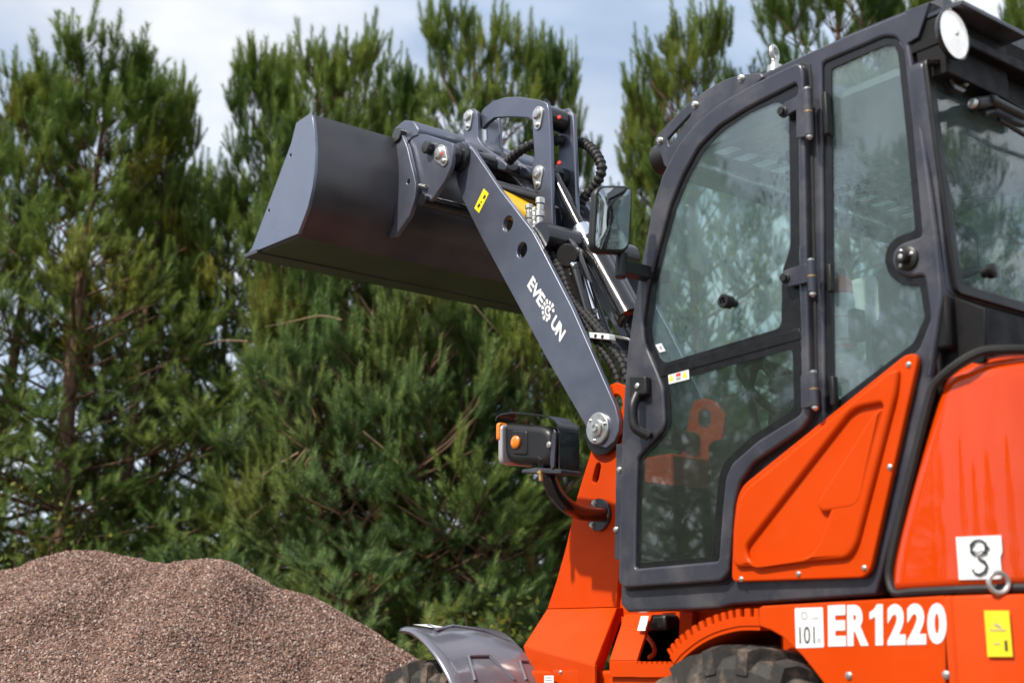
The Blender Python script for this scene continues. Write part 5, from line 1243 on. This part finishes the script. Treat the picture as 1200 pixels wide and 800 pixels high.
def put_tree(k, w_, d_, top_v, label, u=None, rot=0.0, group='pines behind the loader', base=0.0, wide=1.0, name='pine_tree'):
    """stands at pixel column u at horizontal distance d_, its tip reaching row top_v"""
    H, tm, lm, cm = protos[k]
    q = PD(u, top_v, d_) if u is not None else None
    if q is None: loc, ht = w_, top_v
    else: loc, ht = Vector((q.x, q.y, base)), q.z - base
    t = empty(name, loc); t.rotation_euler = (0, 0, rot); s_ = ht / H; t.scale = (s_ * wide, s_ * wide, s_)
    tag(t, label, 'pine tree', group)
    for nm, me in (('trunk', tm), ('limbs', lm), ('crown', cm)):
        o = bpy.data.objects.new(nm, me); col.objects.link(o); o.parent = t
    return t
#        proto u     depth top_v wide rot  label
TREES = [(2, 30, 10.4, 100, .9, 4.4, 'pine squeezed in behind the two leftmost tall pines'), (2, 172, 10.0, 98, .7, 5.5, 'medium pine just right of the tall dense pine at far left'),
         (3, 250, 11.2, 205, 1.0, 1.2, 'lowest pine top, at the bottom of the sky gap left of the bucket'),
         (1, -60, 9.8, 60, 1.0, .3, 'bushy green pine cut by the left edge of the picture'),
         (0, 118, 9.6, 52, 1.05, 1.7, 'tall dense pine at far left with many upright candle tips'),
         (2, 212, 10.6, 205, .85, 2.2, 'lower pine in the dip between the two tall groups on the left'),
         (2, 338, 10.2, 74, .80, 2.9, 'pine with a shaggy crown just left of the raised bucket'),
         (0, 408, 9.9, 48, .78, 4.1, 'pine whose tip stands straight above the bucket'),
         (2, 480, 10.8, 80, .75, .9, 'slim pine whose top shows between bucket and linkage arch'),
         (1, 570, 10.0, 8, .85, 5.2, 'tallest pine in the middle, directly above the linkage arch'),
         (2, 650, 10.8, 62, .55, 3.3, 'narrow open pine to the right of the linkage arch'),
         (0, 712, 11.5, 232, .8, .2, 'short pine seen low behind the corrugated hose and mirror'),
         (2, 778, 10.7, 112, .6, 2.4, 'pine top standing just left of the cab roof guard'),
         (1, 822, 10.2, 42, .75, 1.1, 'broad pine rising behind the front of the cab roof'),
         (1, 955, 10.6, -30, .9, 2.0, 'tall pine rising behind the middle of the cab roof'),
         (0, 1060, 11.2, -10, .8, 3.6, 'pine behind the rear of the cab roof'),
         (3, 1215, 10.4, 5, .85, 5.0, 'pine at the right edge behind the rear work lamp')]
for k, u, d_, tv, wd, rot, lb in TREES: put_tree(k, None, d_, tv, lb, u, rot, wide=wd * 1.2)
# second, farther row filling the lower part
BACK = [(0, 560, 12.8, 380, 'farther dark pine seen below the bucket floor'),
]
for k, u, d_, tv, lb in BACK: put_tree(k, None, d_, tv, lb, u, u * .01, wide=1.15, group=None)
# low young pines with a bluish cast and a big side branch in front
def low_pine(name, u, d_, top_v, seed, RAD, label, m, H=2.6, dens=1.0, cat='pine tree'):
    q = PD(u, top_v, d_); tr, lv, p_, dr_, s_ = tree_data(seed, q.z, RAD, 0, .5, dens, .12, .26)
    t = empty(name, (q.x, q.y, 0)); tag(t, label, cat)
    o = part('trunk', tr, bark_o, t); V, F = joined(lv); lm = bpy.data.objects.new('limbs', raw_mesh('limbs', V, F, 4, bark)); col.objects.link(lm); lm.parent = t
    c_ = bpy.data.objects.new('crown', build_shoots('crown', p_, dr_, s_, m)); col.objects.link(c_); c_.parent = t; print(label, len(p_)); return t
lp1 = low_pine('pine_tree', 455, 8.9, 352, 71, 1.25, 'bushy bluish young pine in front, reaching up to just below the bucket', MB)
lp2 = low_pine('pine_tree', 385, 9.2, 430, 72, .9, 'low bluish pine behind the right top of the gravel pile', MB)
lp3 = low_pine('pine_tree', 610, 9.2, 400, 73, 1.2, 'low dark pine behind the round work lamp bracket', MN)
# dead branches of that pine, bare and pale
def dead_branch(px, d_, r_=.012):
    pts = [PD(u, v, d_ + dd) for u, v, dd in px]; return tube(smooth_path(pts, 4), [r_ * (1 - .8 * i / (4 * (len(px) - 1))) for i in range(4 * (len(px) - 1) + 1)], 6)
off = lp1.location
def rel_(sh, o): return [tuple(Vector(p) - o) for p in sh[0]], sh[1]
dbs = [d_ for i, d_ in enumerate([[(400, 375, 0), (375, 370, 0), (345, 376, 0), (310, 383, .1)], [(290, 400, 0), (262, 399, 0), (240, 404, 0)], [(350, 530, 0), (320, 548, 0), (300, 562, 0), (285, 562, 0)], [(360, 525, 0), (335, 555, 0), (318, 585, 0), (290, 608, 0)],
       [(470, 478, 0), (500, 488, 0), (535, 512, 0), (570, 525, 0), (600, 552, 0)], [(520, 520, 0), (560, 560, 0), (600, 590, 0), (640, 612, 0)], [(425, 505, 0), (455, 530, 0), (475, 552, 0)], [(540, 340, 0), (575, 380, .1), (590, 395, .2)], [(370, 530, 0), (358, 545, 0), (376, 562, 0)]]) if i not in (4, 5)]
parts('dead_branch', [rel_(dead_branch(p, 8.3 if p[0][0] < 380 else 8.2, .007), off) for p in dbs], dead, lp1)
part('bare_stem', rel_(tube(smooth_path([PD(400, 322, 8.9), PD(397, 345, 8.85), PD(401, 380, 8.8), PD(408, 410, 8.8), PD(413, 435, 8.8)], 4), [.022] * 17, 8), off), bark_o, lp1)
# undergrowth: broadleaf shrubs
def leaf_shrub(u, d_, top_v, rad, label, seed, n_=1500):
    q = PD(u, top_v, d_); rs = np.random.default_rng(seed); h_ = q.z; V = []
    t = empty('shrub', (q.x, q.y, 0)); tag(t, label, 'shrub', 'shrubs under the pines'); stems = []
    for k in range(16):
        a = rs.uniform(0, 6.28); rr = rad * rs.uniform(.2, 1); e_ = Vector((math.cos(a) * rr, math.sin(a) * rr, h_ * rs.uniform(.5, 1))); m_ = Vector((e_.x * .35, e_.y * .35, e_.z * .6)); stems.append(tube(smooth_path([Vector((0, 0, 0)), m_, e_], 4), [.010, .009, .008, .007, .006, .005, .004, .003, .002], 4, False))
        for j in range(n_ // 16):
            f = rs.uniform(.25, 1.02); c_ = np.array(m_) * min(1, f * 2) + (np.array(e_) - np.array(m_)) * max(0, f * 2 - 1); c_ = c_ + rs.normal(0, .09, 3)
            d = rs.normal(0, 1, 3); d /= np.linalg.norm(d); s_ = np.cross(d, rs.normal(0, 1, 3)); s_ /= np.linalg.norm(s_); ln = rs.uniform(.035, .06)
            V += [c_, c_ + d * ln * .5 + s_ * ln * .3, c_ + d * ln, c_ + d * ln * .5 - s_ * ln * .3]
    part('stems', stems, bark, t); V = np.array(V); o = bpy.data.objects.new('leaves', raw_mesh('leaves', V, np.arange(len(V)).reshape(-1, 4), 4, ML)); col.objects.link(o); o.parent = t
leaf_shrub(565, 8.0, 690, .45, 'yellow green broadleaf shrub low behind the front fender', 5, 1300)
leaf_shrub(30, 8.7, 545, .8, 'yellowing shrub behind the left end of the gravel pile', 6, 1500)
leaf_shrub(470, 8.5, 660, .5, 'dark shrub behind the right slope of the gravel pile', 8, 900)
leaf_shrub(575, 10.3, 370, .5, 'shrub with orange autumn leaves seen below the bucket by the arm', 9, 700)

# pines on the camera's side of the yard (seen mirrored in the cab glass and paint)
for i, (k, x_, y_, ht, rot) in enumerate([(1, 8.2, 8.0, 6.6, .4), (0, 6.3, 9.8, 6.2, 2.0), (3, 9.2, 9.6, 7.0, 3.1), (2, 2.6, 14.5, 5.8, .8), (1, 12.0, 8.5, 5.5, 1.9), (0, 0, 15, 5.2, 4), (3, -3, 14, 5.4, 2.2), (2, -6.5, 12, 5.6, 5.1), (1, -5.4, -8.2, 5.9, 1.0), (0, -9.5, -7.0, 5.6, 2.0), (2, -14, 3, 6.2, 3.3), (3, -9.5, 4.0, 6.4, .3), (0, -9.5, .8, 6.4, 1.2), (1, -9.8, -2.2, 6.6, 2.6)]):
    put_tree(k, Vector((x_, y_, 0)), None, ht, ['pine across the yard mirrored in the upper door glass', 'shorter pine across the yard left of the mirrored one', 'broad pine across the yard ahead of the loader', 'pine across the yard level with the cab front',
             'far pine across the yard beyond the bucket', 'low pine across the yard level with the rear wheel', 'bushy pine across the yard behind the camera', 'pine across the yard far behind the loader', 'pine mirrored in the rear window of the cab', 'pine behind the loader beyond the rear window', 'pine far behind the rear of the loader', 'broad pine far behind the camera', 'pine mirrored in the left rear view mirror', 'pine standing far behind the loader in line with its left side'][i], None, rot, 'pines across the yard behind the camera', wide=1.1)
